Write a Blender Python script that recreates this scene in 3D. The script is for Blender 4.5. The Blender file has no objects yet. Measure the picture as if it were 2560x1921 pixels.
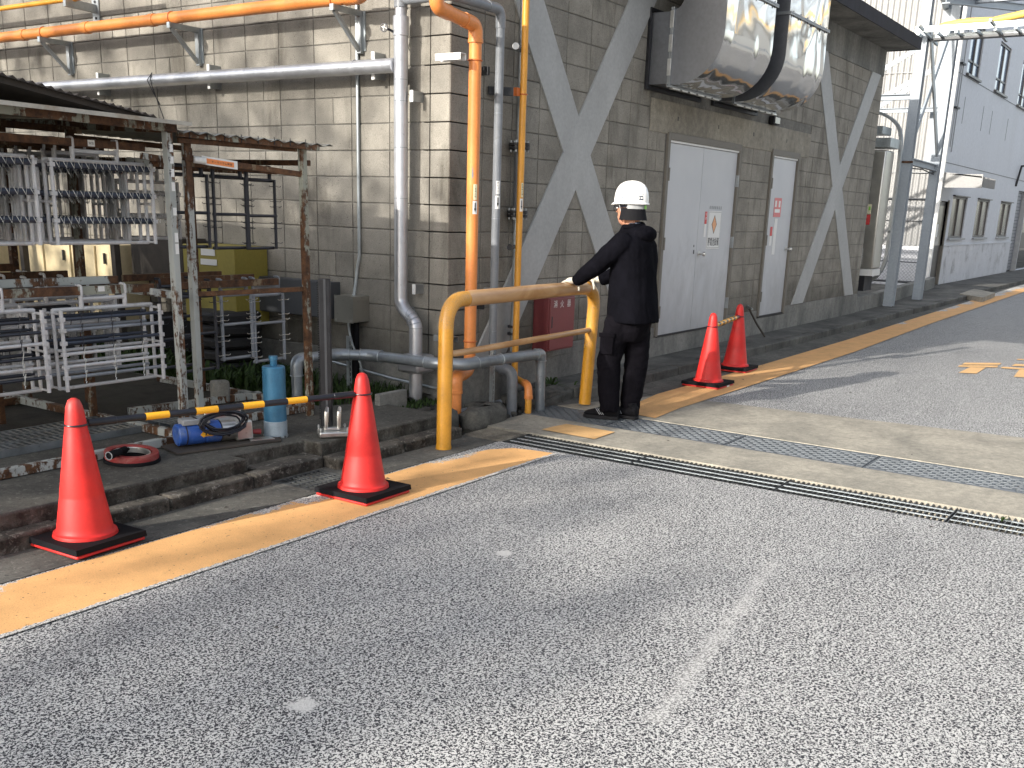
import bpy, math, random
import numpy as np
from mathutils import Vector, Matrix
R=math.radians
SC=bpy.context.scene
COL=SC.collection
rnd=random.Random(7)
# ---------------------------------------------------------------- camera
CAM_H=1.60; PITCH,YAW,ROLL=R(16.14),R(56.15),R(1.8)
fw=Vector((math.sin(YAW)*math.cos(PITCH),math.cos(YAW)*math.cos(PITCH),-math.sin(PITCH)))
r0=Vector((math.cos(YAW),-math.sin(YAW),0)); u0=r0.cross(fw)
rr=r0*math.cos(ROLL)+u0*math.sin(ROLL); uu=u0*math.cos(ROLL)-r0*math.sin(ROLL)
cam_d=bpy.data.cameras.new('camera'); cam=bpy.data.objects.new('camera',cam_d); COL.objects.link(cam)
m=Matrix.Identity(4)
for i in range(3): m[i][0]=rr[i]; m[i][1]=uu[i]; m[i][2]=-fw[i]
m[2][3]=CAM_H
cam.matrix_world=m
cam_d.sensor_width=36; cam_d.lens=2536/2560*36; cam_d.shift_y=296/2560
cam_d.clip_start=.05; cam_d.clip_end=600
SC.camera=cam
# ---------------------------------------------------------------- sky, sun, exposure
SUN=Vector((1,-.24,-.42)).normalized()            # the way the light travels
w=bpy.data.worlds.new('World'); SC.world=w; w.use_nodes=True
nt=w.node_tree; bg=nt.nodes['Background']
sky=nt.nodes.new('ShaderNodeTexSky'); sky.sky_type='NISHITA'; sky.sun_disc=False
sky.sun_elevation=math.asin(-SUN.z); sky.sun_rotation=math.atan2(-SUN.x,-SUN.y)
sky.air_density=1.0; sky.dust_density=2.5; sky.ozone_density=1.0
hs=nt.nodes.new('ShaderNodeHueSaturation'); hs.inputs['Saturation'].default_value=.48   # thin winter haze: paler sky
nt.links.new(sky.outputs[0],hs.inputs['Color']); nt.links.new(hs.outputs[0],bg.inputs[0]); bg.inputs[1].default_value=.15
sd=bpy.data.lights.new('sun','SUN'); sd.energy=3.2; sd.angle=R(.6); sd.color=(1,.94,.85)
so=bpy.data.objects.new('sun',sd); COL.objects.link(so); so.rotation_euler=SUN.to_track_quat('-Z','Y').to_euler()
so.location=(-5,2,9)
SC.view_settings.view_transform='Standard'; SC.view_settings.look='None'
SC.view_settings.exposure=1.15; SC.view_settings.gamma=1; SC.view_settings.use_curve_mapping=False
SC.render.engine='CYCLES'
SC.cycles.max_bounces=6; SC.cycles.diffuse_bounces=3; SC.cycles.glossy_bounces=3; SC.cycles.transparent_max_bounces=6
# ---------------------------------------------------------------- materials
MATS={}
class NT:
    def __init__(s,name):
        s.m=bpy.data.materials.new(name); s.m.use_nodes=True; s.t=s.m.node_tree; s.N=s.t.nodes; s.L=s.t.links
        s.b=s.N['Principled BSDF']; s.geo=s.N.new('ShaderNodeNewGeometry'); s.pos=s.geo.outputs['Position']
    def n(s,typ,**k):
        x=s.N.new(typ)
        for a,v in k.items(): setattr(x,a,v)
        return x
    def inp(s,node,i,v):
        if hasattr(v,'links') or isinstance(v,bpy.types.NodeSocket): s.L.new(v,node.inputs[i])
        elif v is not None: node.inputs[i].default_value=v
    def scl(s,sc,src=None):
        x=s.n('ShaderNodeVectorMath',operation='MULTIPLY'); s.inp(x,0,src or s.pos)
        x.inputs[1].default_value=sc if isinstance(sc,(tuple,list)) else (sc,sc,sc); return x.outputs[0]
    def noise(s,scale,detail=3,rough=.55,dist=0,src=None,stretch=None):
        x=s.n('ShaderNodeTexNoise'); v=src or s.pos
        if stretch: v=s.scl(stretch,v)
        s.inp(x,'Vector',v); x.inputs['Scale'].default_value=scale; x.inputs['Detail'].default_value=detail
        x.inputs['Roughness'].default_value=rough; x.inputs['Distortion'].default_value=dist
        return x.outputs['Fac']
    def ramp(s,f,a,b,ca=(0,0,0,1),cb=(1,1,1,1)):
        x=s.n('ShaderNodeValToRGB'); s.inp(x,0,f); e=x.color_ramp.elements
        e[0].position=a; e[1].position=b; e[0].color=c4(ca); e[1].color=c4(cb); return x.outputs[0]
    def mix(s,f,a,b,blend='MIX'):
        x=s.n('ShaderNodeMixRGB',blend_type=blend)
        s.inp(x,0,f); s.inp(x,1,c4(a) if isinstance(a,(tuple,list)) else a); s.inp(x,2,c4(b) if isinstance(b,(tuple,list)) else b); return x.outputs[0]
    def math(s,op,a,b=None,c=None,clamp=False):
        x=s.n('ShaderNodeMath',operation=op,use_clamp=clamp); s.inp(x,0,a)
        if b is not None: s.inp(x,1,b)
        if c is not None: s.inp(x,2,c)
        return x.outputs[0]
    def xyz(s,src=None):
        x=s.n('ShaderNodeSeparateXYZ'); s.inp(x,0,src or s.pos); return x.outputs
    def bump(s,h,st=.3,d=.01):
        x=s.n('ShaderNodeBump'); x.inputs['Strength'].default_value=st; x.inputs['Distance'].default_value=d; s.inp(x,'Height',h)
        s.L.new(x.outputs[0],s.b.inputs['Normal'])
    def out(s,col,rough=.7,metal=0,spec=.5,coat=0):
        s.inp(s.b,'Base Color',c4(col) if isinstance(col,(tuple,list)) else col)
        s.inp(s.b,'Roughness',rough); s.inp(s.b,'Metallic',metal); s.b.inputs['Specular IOR Level'].default_value=spec
        s.b.inputs['Coat Weight'].default_value=coat; s.b.inputs['Coat Roughness'].default_value=.15
        return s.m
def c4(c): return tuple(c)+(1,) if len(c)==3 else tuple(c)
def simple(name,col,rough=.6,metal=0,var=.18,scale=6,bump=0,bs=80,spec=.5,coat=0,dirt=None,dirtamt=.5,stretch=None,fine=.08):
    t=NT(name)
    n1=t.noise(scale,4,.6,stretch=stretch)
    dk=tuple(c*(1-var) for c in col); lt=tuple(min(1,c*(1+var)) for c in col)
    c=t.ramp(n1,.3,.7,dk,lt)
    if fine:
        n2=t.noise(scale*14,2,.6); c=t.mix(fine*3,c,t.ramp(n2,.25,.75,(.35,.35,.35),(1,1,1)),'MULTIPLY')
    if dirt:
        n3=t.noise(scale*.9,5,.65,.4); c=t.mix(t.ramp(n3,.62-.25*dirtamt,.8-.2*dirtamt),c,dirt)
    if bump: t.bump(t.noise(bs,3,.6),bump,.004)
    rg=t.math('MULTIPLY_ADD',n1,.25,rough-.12)
    return t.out(c,rg,metal,spec,coat)
def rusty(name,paint,amt=.5,rough=.65,scale=7):
    t=NT(name)
    v=t.scl((1.2,1.2,.22))
    n=t.noise(scale,6,.72,.8,src=v); f=t.noise(scale*5,4,.7)
    mask=t.math('ADD',n,t.math('MULTIPLY_ADD',f,.35,-.17))
    k=t.ramp(mask,.62-.3*amt,.67-.3*amt)
    rc=t.ramp(t.noise(scale*4,4,.7),.3,.7,(.024,.013,.009),(.15,.072,.034))
    pc=t.mix(t.ramp(t.noise(3,3,.6),.4,.8),paint,tuple(c*.7 for c in paint))
    t.bump(mask,.5,.004)
    return t.out(t.mix(k,pc,rc),rough,0,.3)
def concrete(name,base,dark,scale=1.6,stain=.5,moss=None,bump=.5,streak=False,lichen=0,spec=.3,rough=.85):
    t=NT(name)
    a=t.noise(scale,6,.65,.3,stretch=(1,1,.35) if streak else None); b=t.noise(scale*9,5,.7); c=t.noise(scale*60,3,.7)
    col=t.ramp(a,.5-.25*stain,.5+.22*stain,dark,base)
    col=t.mix(.55,col,t.ramp(b,.3,.75,(.45,.45,.45),(1.25,1.25,1.22)),'MULTIPLY')
    col=t.mix(.5,col,t.ramp(c,.3,.7,(.55,.55,.55),(1.3,1.3,1.3)),'MULTIPLY')
    if moss: col=t.mix(t.ramp(t.noise(scale*1.7,5,.7),.56,.7),col,moss)
    if lichen:
        sp=t.noise(26,4,.75,.6); col=t.mix(t.math('MULTIPLY',t.ramp(sp,.56,.64),lichen),col,(.34,.325,.29))
        sp2=t.noise(48,3,.7,.3); col=t.mix(t.math('MULTIPLY',t.ramp(sp2,.60,.66),.6),col,(.02,.02,.018))
        up=t.n('ShaderNodeSeparateXYZ'); t.inp(up,0,t.geo.outputs['Normal']); fc=t.math('SUBTRACT',1,t.math('ABSOLUTE',up.outputs[2]))
        col=t.mix(t.math('MULTIPLY',fc,t.ramp(t.noise(9,5,.7),.38,.6)),col,t.mix(1,col,(.34,.32,.30),'MULTIPLY'))   # noise-broken darker tone on upright faces only
    t.bump(t.math('ADD',t.math('MULTIPLY',b,.7),t.math('MULTIPLY',c,.35)),bump,.006)
    return t.out(col,rough,0,spec)
def block_mat(name,base):
    t=NT(name)
    oi=t.n('ShaderNodeObjectInfo'); 
    a=t.noise(2.2,5,.65); b=t.noise(150,2,.6); c=t.noise(26,3,.6)
    dk=tuple(x*.68 for x in base); lt=tuple(x*1.16 for x in base)
    col=t.ramp(a,.3,.68,dk,lt)
    col=t.mix(1,col,t.ramp(oi.outputs['Random'],0,1,(.88,.88,.88),(1.09,1.085,1.07)),'MULTIPLY')
    col=t.mix(.75,col,t.ramp(b,.28,.6,(.62,.6,.58),(1.12,1.12,1.12)),'MULTIPLY')
    vo=t.n('ShaderNodeTexVoronoi'); t.inp(vo,'Vector',t.scl((30,30,30))); vo.inputs['Scale'].default_value=1
    pit=t.ramp(vo.outputs['Distance'],.07,.13); pit2=t.math('MAXIMUM',pit,t.ramp(t.noise(9,2),.5,.6))
    col=t.mix(1,col,t.mix(pit2,(.35,.33,.3),(1,1,1)),'MULTIPLY')
    st=t.noise(3.5,5,.7,.4,stretch=(1,1,.22))                              # rain streaks running down the wall
    col=t.mix(t.ramp(st,.52,.72),col,t.mix(1,col,(.55,.54,.52),'MULTIPLY'))
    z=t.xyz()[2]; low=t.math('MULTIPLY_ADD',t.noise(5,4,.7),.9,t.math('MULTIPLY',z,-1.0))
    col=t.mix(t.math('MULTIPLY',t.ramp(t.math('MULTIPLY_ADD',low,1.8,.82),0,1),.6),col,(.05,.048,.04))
    t.bump(t.math('ADD',t.math('MULTIPLY',b,.6),t.math('MULTIPLY',pit2,.6)),.55,.004)
    return t.out(col,.9,0,.25)
def asphalt_mat():
    t=NT('porous_asphalt')
    big=t.noise(.55,4,.6); med=t.noise(3.2,4,.6); 
    w1=t.noise(114,1.5,.55,.9); w2=t.noise(190,2,.6)
    pat=t.math('ADD',w1,t.math('MULTIPLY_ADD',w2,.22,-.11))
    off=t.math('ADD',t.math('MULTIPLY_ADD',big,.06,-.034),t.math('MULTIPLY_ADD',med,.035,-.0175))
    f=t.ramp(t.math('ADD',pat,off),.455,.525)
    lite=t.ramp(t.noise(240,2,.6),.3,.7,(.38,.378,.365),(.66,.655,.635))
    col=t.mix(f,(.033,.034,.040),lite)
    # pale scuffed streak left by a dragged load, and two worn spots
    X=t.xyz()
    d=t.math('ABSOLUTE',t.math('ADD',X[1],t.math('MULTIPLY_ADD',X[0],-.145,-.865)))
    dm=t.ramp(t.math('ADD',d,t.math('MULTIPLY_ADD',t.noise(7,3),.12,-.06)),.0,.05,(1,1,1),(0,0,0))
    lim=t.math('MULTIPLY',t.math('GREATER_THAN',X[0],2.75),t.math('LESS_THAN',X[0],4.55))
    def spot(x,y,r):
        v=t.n('ShaderNodeVectorMath',operation='DISTANCE'); t.inp(v,0,t.pos); v.inputs[1].default_value=(x,y,0)
        return t.ramp(t.math('ADD',v.outputs['Value'],t.math('MULTIPLY_ADD',t.noise(20,3),.08,-.04)),r*.6,r,(1,1,1),(0,0,0))
    m2=t.math('MAXIMUM',spot(2.15,2.25,.055),spot(3.84,2.61,.05))
    sc=t.math('MULTIPLY',t.math('MULTIPLY',dm,lim),.38)
    col=t.mix(t.math('MAXIMUM',sc,t.math('MULTIPLY',m2,.85)),col,(.55,.54,.52))
    # soft darker bands of noise drawn out along the road
    tr=t.noise(1.1,4,.6,stretch=(.35,1.6,1))
    col=t.mix(t.math('MULTIPLY',t.ramp(tr,.55,.75),.22),col,(.10,.10,.105))
    t.bump(t.math('MULTIPLY',f,1.0),.45,.003)
    return t.out(col,.88,0,.3)
def stripe_mat(name,yin,base=(.72,.405,.165)):
    t=NT(name)
    col=t.ramp(t.noise(5,5,.65),.3,.7,tuple(c*.86 for c in base),tuple(min(1,c*1.08) for c in base))
    col=t.mix(.6,col,t.ramp(t.noise(160,2,.6),.3,.55,(.72,.68,.62),(1.08,1.08,1.08)),'MULTIPLY')
    col=t.mix(t.ramp(t.noise(60,2,.6),.68,.74),col,(.10,.07,.04))
    col=t.mix(t.math('MULTIPLY',t.ramp(t.noise(2.3,5,.7),.6,.78),.4),col,(.26,.17,.09))
    # worn edge on the gutter side shows the gravelly ground again
    X=t.xyz(); e=t.math('ADD',X[1],t.math('ADD',t.math('MULTIPLY_ADD',t.noise(.9,3,.6),1.1,-.56),t.math('MULTIPLY_ADD',t.noise(40,3,.7),.20,-.10)))
    k=t.ramp(t.math('MULTIPLY_ADD',e,8.0,.5-yin*8.0),.38,.62)
    e2=t.math('ADD',t.math('SUBTRACT',3.534,X[1]),t.math('ADD',t.math('MULTIPLY_ADD',t.noise(26,3,.7),.05,-.025),t.math('MULTIPLY_ADD',t.noise(3,2),.02,-.01)))
    if yin<4: k=t.math('MAXIMUM',k,t.ramp(t.math('MULTIPLY_ADD',e2,60,.5),.4,.6))
    gr=t.ramp(t.noise(120,2,.6,.8),.40,.52,(.06,.06,.06),(.62,.60,.56))
    col=t.mix(k,col,gr)
    t.bump(t.noise(130,2,.6),.3,.002)
    return t.out(col,.75,0,.3)
def pipe_metal(name,col=(.42,.44,.47),rough=.34,metal=.85,var=.1):
    t=NT(name)
    n=t.noise(9,4,.6); c=t.ramp(n,.3,.7,tuple(x*(1-var) for x in col),tuple(x*(1+var) for x in col))
    c=t.mix(t.ramp(t.noise(40,4,.7),.62,.72),c,tuple(x*.6 for x in col))
    t.bump(n,.12,.01)
    return t.out(c,t.math('MULTIPLY_ADD',n,.25,rough-.12),metal,.5)
def M(name):
    if name in MATS: return MATS[name]
    f=DEFS[name]; MATS[name]=f(); return MATS[name]
DEFS={
 'asphalt':asphalt_mat,
 'stripe':lambda:stripe_mat('yellow_line_paint',3.96),
 'stripe_far':lambda:stripe_mat('yellow_line_paint_far',4.2,(.68,.385,.16)),
 'kanji_paint':lambda:simple('road_letter_paint',(.66,.40,.17),.75,0,.12,9,.2),
 'slab':lambda:concrete('drain_slab_concrete',(.39,.36,.30),(.25,.235,.20),2.2,.6,bump=.35),
 'gutter':lambda:concrete('gutter_concrete',(.16,.155,.138),(.05,.049,.046),1.8,.9,bump=.6,lichen=.25),
 'kerb':lambda:concrete('kerb_concrete',(.15,.135,.115),(.03,.028,.025),5,.7,moss=(.022,.024,.018),bump=1.0,lichen=.55),
 'platform':lambda:concrete('platform_concrete',(.14,.135,.118),(.05,.047,.042),1.4,.9,bump=.6,lichen=.25),
 'pavement':lambda:concrete('pavement_concrete',(.17,.165,.15),(.05,.05,.048),1.5,.8,bump=.5),
 'found':lambda:concrete('foundation_concrete',(.31,.305,.28),(.12,.12,.115),2.0,.8,bump=.4,streak=True),
 'lintel':lambda:concrete('lintel_concrete',(.38,.35,.29),(.22,.20,.165),1.6,.7,bump=.3,streak=True),
 'soil':lambda:concrete('dark_soil',(.05,.045,.036),(.018,.016,.013),6,.8,moss=(.02,.03,.012),bump=1),
 'rock':lambda:concrete('rubble_rock',(.16,.155,.14),(.05,.05,.047),7,.8,bump=1),
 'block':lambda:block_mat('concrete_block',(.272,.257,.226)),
 'mortar':lambda:concrete('mortar',(.26,.25,.225),(.10,.095,.085),3,.8,bump=.4),
 'brace':lambda:simple('grey_coated_band',(.40,.405,.40),.6,0,.12,2.5,.15,30,stretch=(1,1,.5)),
 'doorpaint':lambda:doorpaint(),
 'doorframe':lambda:simple('door_frame_paint',(.175,.16,.135),.6,0,.12,4,.1),
 'fascia':lambda:simple('roof_edge_metal',(.022,.022,.028),.85,0,.5,7,.05,stretch=(1,1,.3)),
 'orange':lambda:simple('orange_pipe_paint',(.72,.25,.065),.38,0,.09,5,.05,20,dirt=(.45,.16,.05),dirtamt=.05),
 'yellowpipe':lambda:simple('yellow_pipe_paint',(.72,.33,.04),.38,0,.08,5,.05,20),
 'cap_orange':lambda:simple('orange_clamp_paint',(.55,.14,.03),.45,0,.1,9),
 'silver':lambda:pipe_metal('silver_wrapped_pipe',(.50,.51,.54),.36,.7),
 'galv':lambda:pipe_metal('galvanised_steel',(.40,.44,.46),.42,.75,.22),
 'pvc':lambda:simple('grey_plastic_pipe',(.20,.215,.235),.32,0,.12,7,.05,12,dirt=(.12,.12,.12),dirtamt=.2),
 'lowpipe':lambda:pipe_metal('grey_lined_steel_pipe',(.27,.30,.33),.33,.55,.2),
 'iron':lambda:simple('dark_iron',(.035,.036,.04),.5,.6,.3,10,.1),
 'steelgrey':lambda:pipe_metal('bracket_steel',(.33,.35,.36),.45,.7,.2),
 'black':lambda:simple('black_rubber',(.005,.005,.007),.8,0,.3,10,.15,spec=.2),
 'blackgloss':lambda:simple('black_plastic',(.012,.013,.02),.32,0,.2,10),
 'red_cone':lambda:simple('cone_red_plastic',(.60,.020,.017),.52,0,.16,7,.06,60,dirt=(.44,.06,.05),dirtamt=.22,coat=0,fine=.03),
 'bar_yellow':lambda:simple('bar_yellow_tape',(.85,.42,.02),.4,0,.05,9),
 'rail':lambda:simple('handrail_yellow_paint',(.66,.31,.025),.42,0,.12,6,.05,30,dirt=(.5,.23,.02),dirtamt=.12,coat=.3),
 'kraft':lambda:None,
 'box_red':lambda:simple('extinguisher_box_red',(.19,.042,.045),.45,0,.10,5,.02),
 'white':lambda:simple('white_paint',(.78,.78,.76),.5,0,.04,5),
 'labelw':lambda:simple('white_sticker',(.74,.74,.72),.45,0,.03,5,fine=0),
 'labelc':lambda:simple('cream_sticker',(.70,.66,.45),.45,0,.03,5,fine=0),
 'labelr':lambda:simple('red_sticker',(.62,.06,.06),.45,0,.05,5,fine=0),
 'labelo':lambda:simple('orange_sticker',(.80,.26,.08),.5,0,.05,5,fine=0),
 'labelp':lambda:simple('faded_orange_sticker',(.72,.36,.18),.5,0,.05,5,fine=0),
 'pinkr':lambda:simple('faded_red_sticker',(.65,.20,.20),.5,0,.05,5,fine=0),
 'ink':lambda:simple('black_ink',(.015,.015,.02),.5,0,.05,5,fine=0),
 'inkb':lambda:simple('blue_ink',(.03,.07,.30),.5,0,.05,5,fine=0),
 'green':lambda:simple('lime_plastic',(.22,.62,.07),.4,0,.05,5,fine=0),
 'rust_g':lambda:rusty('rusty_pale_green_paint',(.29,.30,.25),.58,scale=4.5),
 'rust_w':lambda:rusty('rusty_white_paint',(.40,.42,.40),.40,scale=4.5),
 'rust_h':lambda:rusty('heavily_rusted_steel',(.22,.17,.11),.8,scale=4),
 'jig_w':lambda:simple('white_coated_jig',(.58,.58,.59),.45,0,.1,8,.1,dirt=(.36,.33,.28),dirtamt=.3),
 'jig_b':lambda:simple('black_coated_jig',(.022,.025,.035),.38,0,.2,9,.1),
 'jig_blue':lambda:simple('slate_blue_coated_bar',(.035,.045,.07),.4,0,.2,9,.1),
 'jig_g':lambda:simple('grey_blue_coated_jig',(.24,.26,.29),.4,0,.2,9,.1),
 'wire':lambda:pipe_metal('bright_wire',(.65,.64,.60),.3,.8,.1),
 'darkroof':lambda:simple('dark_roof_sheet',(.045,.035,.028),.8,0,.3,7,.4),
 'palesheet':lambda:simple('pale_roof_sheet',(.42,.40,.35),.6,0,.2,5,.1,dirt=(.2,.13,.07),dirtamt=.4),
 'corrug':lambda:simple('weathered_corrugated_sheet',(.19,.20,.19),.6,.2,.3,9,.2,dirt=(.13,.10,.07),dirtamt=.5),
 'cream':lambda:simple('cream_cabinet_paint',(.66,.55,.34),.55,0,.08,2,.05),
 'olive':lambda:simple('mustard_box_paint',(.30,.25,.05),.5,0,.08,3,.05),
 'tyre':lambda:simple('tyre_rubber',(.02,.02,.022),.7,0,.3,9,.2),
 'panel_dark':lambda:simple('dark_grey_panel',(.075,.08,.088),.5,0,.08,3),
 'stainless':lambda:pipe_metal('brushed_stainless',(.55,.54,.50),.33,.9,.06),
 'blue_core':lambda:simple('blue_core_bit_paint',(.05,.19,.33),.4,.3,.15,7,.05,dirt=(.1,.25,.36),dirtamt=.25,coat=.2),
 'worn_blue':lambda:simple('worn_pale_blue',(.34,.42,.48),.5,.3,.2,12,.1),
 'blue_motor':lambda:simple('blue_motor_paint',(.035,.11,.42),.4,.1,.15,9,.05,dirt=(.2,.25,.33),dirtamt=.3),
 'alu':lambda:pipe_metal('cast_aluminium',(.60,.60,.58),.32,.9,.15),
 'hose_red':lambda:simple('dull_red_hose_paint',(.26,.03,.03),.45,0,.1,9,.05,dirt=(.3,.14,.12),dirtamt=.2),
 'duct_side':lambda:simple('duct_grey_side',(.23,.24,.26),.38,.75,.06,2),
 'white_sheet':lambda:simple('white_corrugated_sheet',(.29,.29,.285),.6,0,.05,2,.02),
 'white_wall':lambda:simple('white_factory_wall',(.60,.62,.66),.6,0,.06,.8,.03,dirt=(.56,.58,.61),dirtamt=.2,stretch=(1,1,.3)),
 'white_block':lambda:simple('white_painted_block',(.62,.63,.66),.65,0,.08,2,.15,dirt=(.25,.25,.26),dirtamt=.35,stretch=(1,1,.4)),
 'framesteel':lambda:simple('pale_blue_grey_steel_paint',(.31,.35,.39),.5,0,.06,2),
 'alu_dark':lambda:simple('bronze_window_frame',(.09,.085,.085),.4,.5,.1,5),
 'glass_up':lambda:None,'glass_low':lambda:None,
 'shutter':lambda:simple('grey_shutter_slat',(.24,.25,.28),.45,.2,.05,3),
 'mesh':lambda:simple('galvanised_chain_link',(.30,.32,.34),.5,.5,.1,9),
 'cloth':lambda:None,'trouser':lambda:None,
 'glove':lambda:simple('off_white_glove',(.72,.68,.58),.8,0,.08,20,.5,300),
 'skin':lambda:simple('skin',(.52,.25,.16),.5,0,.06,20,.05),
 'helmet':lambda:simple('white_helmet_shell',(.82,.82,.80),.22,0,.02,5,fine=0,coat=.4),
 'shoe':lambda:simple('black_shoe_fabric',(.007,.007,.009),.8,0,.3,40,.4,200,spec=.15),
 'sole':lambda:simple('dark_shoe_sole',(.016,.016,.018),.8,0,.2,20,.1,spec=.2),
 'tape_grey':lambda:simple('grey_band',(.32,.33,.34),.5,0,.1,9),
 'tray_y':lambda:simple('yellow_hose_wrap',(.72,.46,.10),.6,0,.12,9,.1),
 'grass':lambda:simple('grass_blade',(.030,.055,.014),.7,0,.45,14,spec=.2,fine=0),
 'leaf':lambda:simple('tree_leaf',(.05,.085,.025),.7,0,.3,3,spec=.2,fine=0),
 'bark':lambda:simple('bark',(.08,.06,.045),.9,0,.3,6,.8,30),
 'grate':lambda:pipe_metal('weathered_grating_steel',(.085,.09,.092),.48,.5,.25),
 'gratehi':lambda:pipe_metal('zinc_grating_steel',(.13,.145,.16),.62,.4,.15),
 'stonegrate':lambda:concrete('grimy_drain_cover',(.26,.24,.20),(.11,.10,.085),6,.7,bump=.7),
 'pit':lambda:simple('dark_drain_channel',(.03,.03,.028),.9,0,.3,8),
 'floorgrate':lambda:pipe_metal('floor_plank_steel',(.22,.24,.25),.45,.6,.3),
 'wood':lambda:simple('dark_timber',(.05,.042,.035),.8,0,.3,7,.4),
 'warehouse':lambda:simple('far_warehouse_wall',(.55,.56,.55),.7,0,.05,1),
}
def kraft():
    t=NT('brown_film_wrap')
    n=t.noise(7,3,.55,.9,stretch=(.35,1,1)); 
    c=t.ramp(n,.3,.75,(.40,.20,.07),(.64,.40,.20))
    t.bump(n,.5,.012); return t.out(c,.36,0,.5,.25)
def doorpaint():
    t=NT('grey_door_paint'); z=t.xyz()[2]
    col=t.ramp(t.noise(1.5,4,.6),.3,.7,(.48,.495,.52),(.54,.55,.57))
    g=t.math('SUBTRACT',t.noise(3.2,5,.7,.5,stretch=(1,1,.5)),t.math('MULTIPLY',z,.33))
    col=t.mix(t.math('MULTIPLY',t.ramp(g,.10,.42),.55),col,(.30,.305,.31))
    col=t.mix(t.math('MULTIPLY',t.ramp(t.noise(34,4,.7,.5),.70,.76),.5),col,(.25,.23,.2))
    t.bump(t.noise(2,2,.5),.08,.02)
    return t.out(col,.42,0,.45)
def glass(name,col,rough=.05):
    def f():
        t=NT(name); n=t.noise(1.2,3,.5); t.bump(n,.05,.02)
        return t.out(col,rough,0,.9,.3)
    return f
def chrome():
    t=NT('polished_duct_sheet')
    n=t.noise(2.1,1,.4,.9,stretch=(1,1,.55)); n2=t.noise(5,1,.4)
    t.bump(t.math('ADD',n,t.math('MULTIPLY',n2,.05)),.42,.12)
    return t.out((.66,.65,.63),.11,1,.5)
def cloth(name,col,st):
    def f():
        t=NT(name); n=t.noise(8,4,.6,.8,stretch=(1,1,.7)); f2=t.noise(500,2,.6)
        t.bump(t.math('ADD',n,t.math('MULTIPLY',f2,.02)),st,.03)
        c=t.ramp(n,.3,.8,tuple(x*.75 for x in col),tuple(x*1.35 for x in col))
        return t.out(c,.9,0,.05)
    return f
def film():
    t=NT('clear_film_wrap'); n=t.noise(30,4,.6,1.5); t.bump(n,1,.01)
    tr=t.n('ShaderNodeBsdfTransparent'); mx=t.n('ShaderNodeMixShader'); t.out((.8,.75,.6),.15,0,.8)
    t.inp(mx,0,t.ramp(n,.55,.8,(.05,.05,.05),(.35,.35,.35))); t.L.new(tr.outputs[0],mx.inputs[1]); t.L.new(t.b.outputs[0],mx.inputs[2])
    t.L.new(mx.outputs[0],t.N['Material Output'].inputs[0]); return t.m
DEFS.update({'kraft':kraft,'chrome':chrome,'film':film,'glass_up':glass('upper_window_glass',(.10,.17,.28)),'glass_low':glass('lower_window_glass',(.30,.29,.25),.12),
 'cloth':cloth('black_jacket_cloth',(.0035,.0035,.0055),.4),'trouser':cloth('charcoal_work_trouser_cloth',(.0055,.005,.007),.5)})
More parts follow.
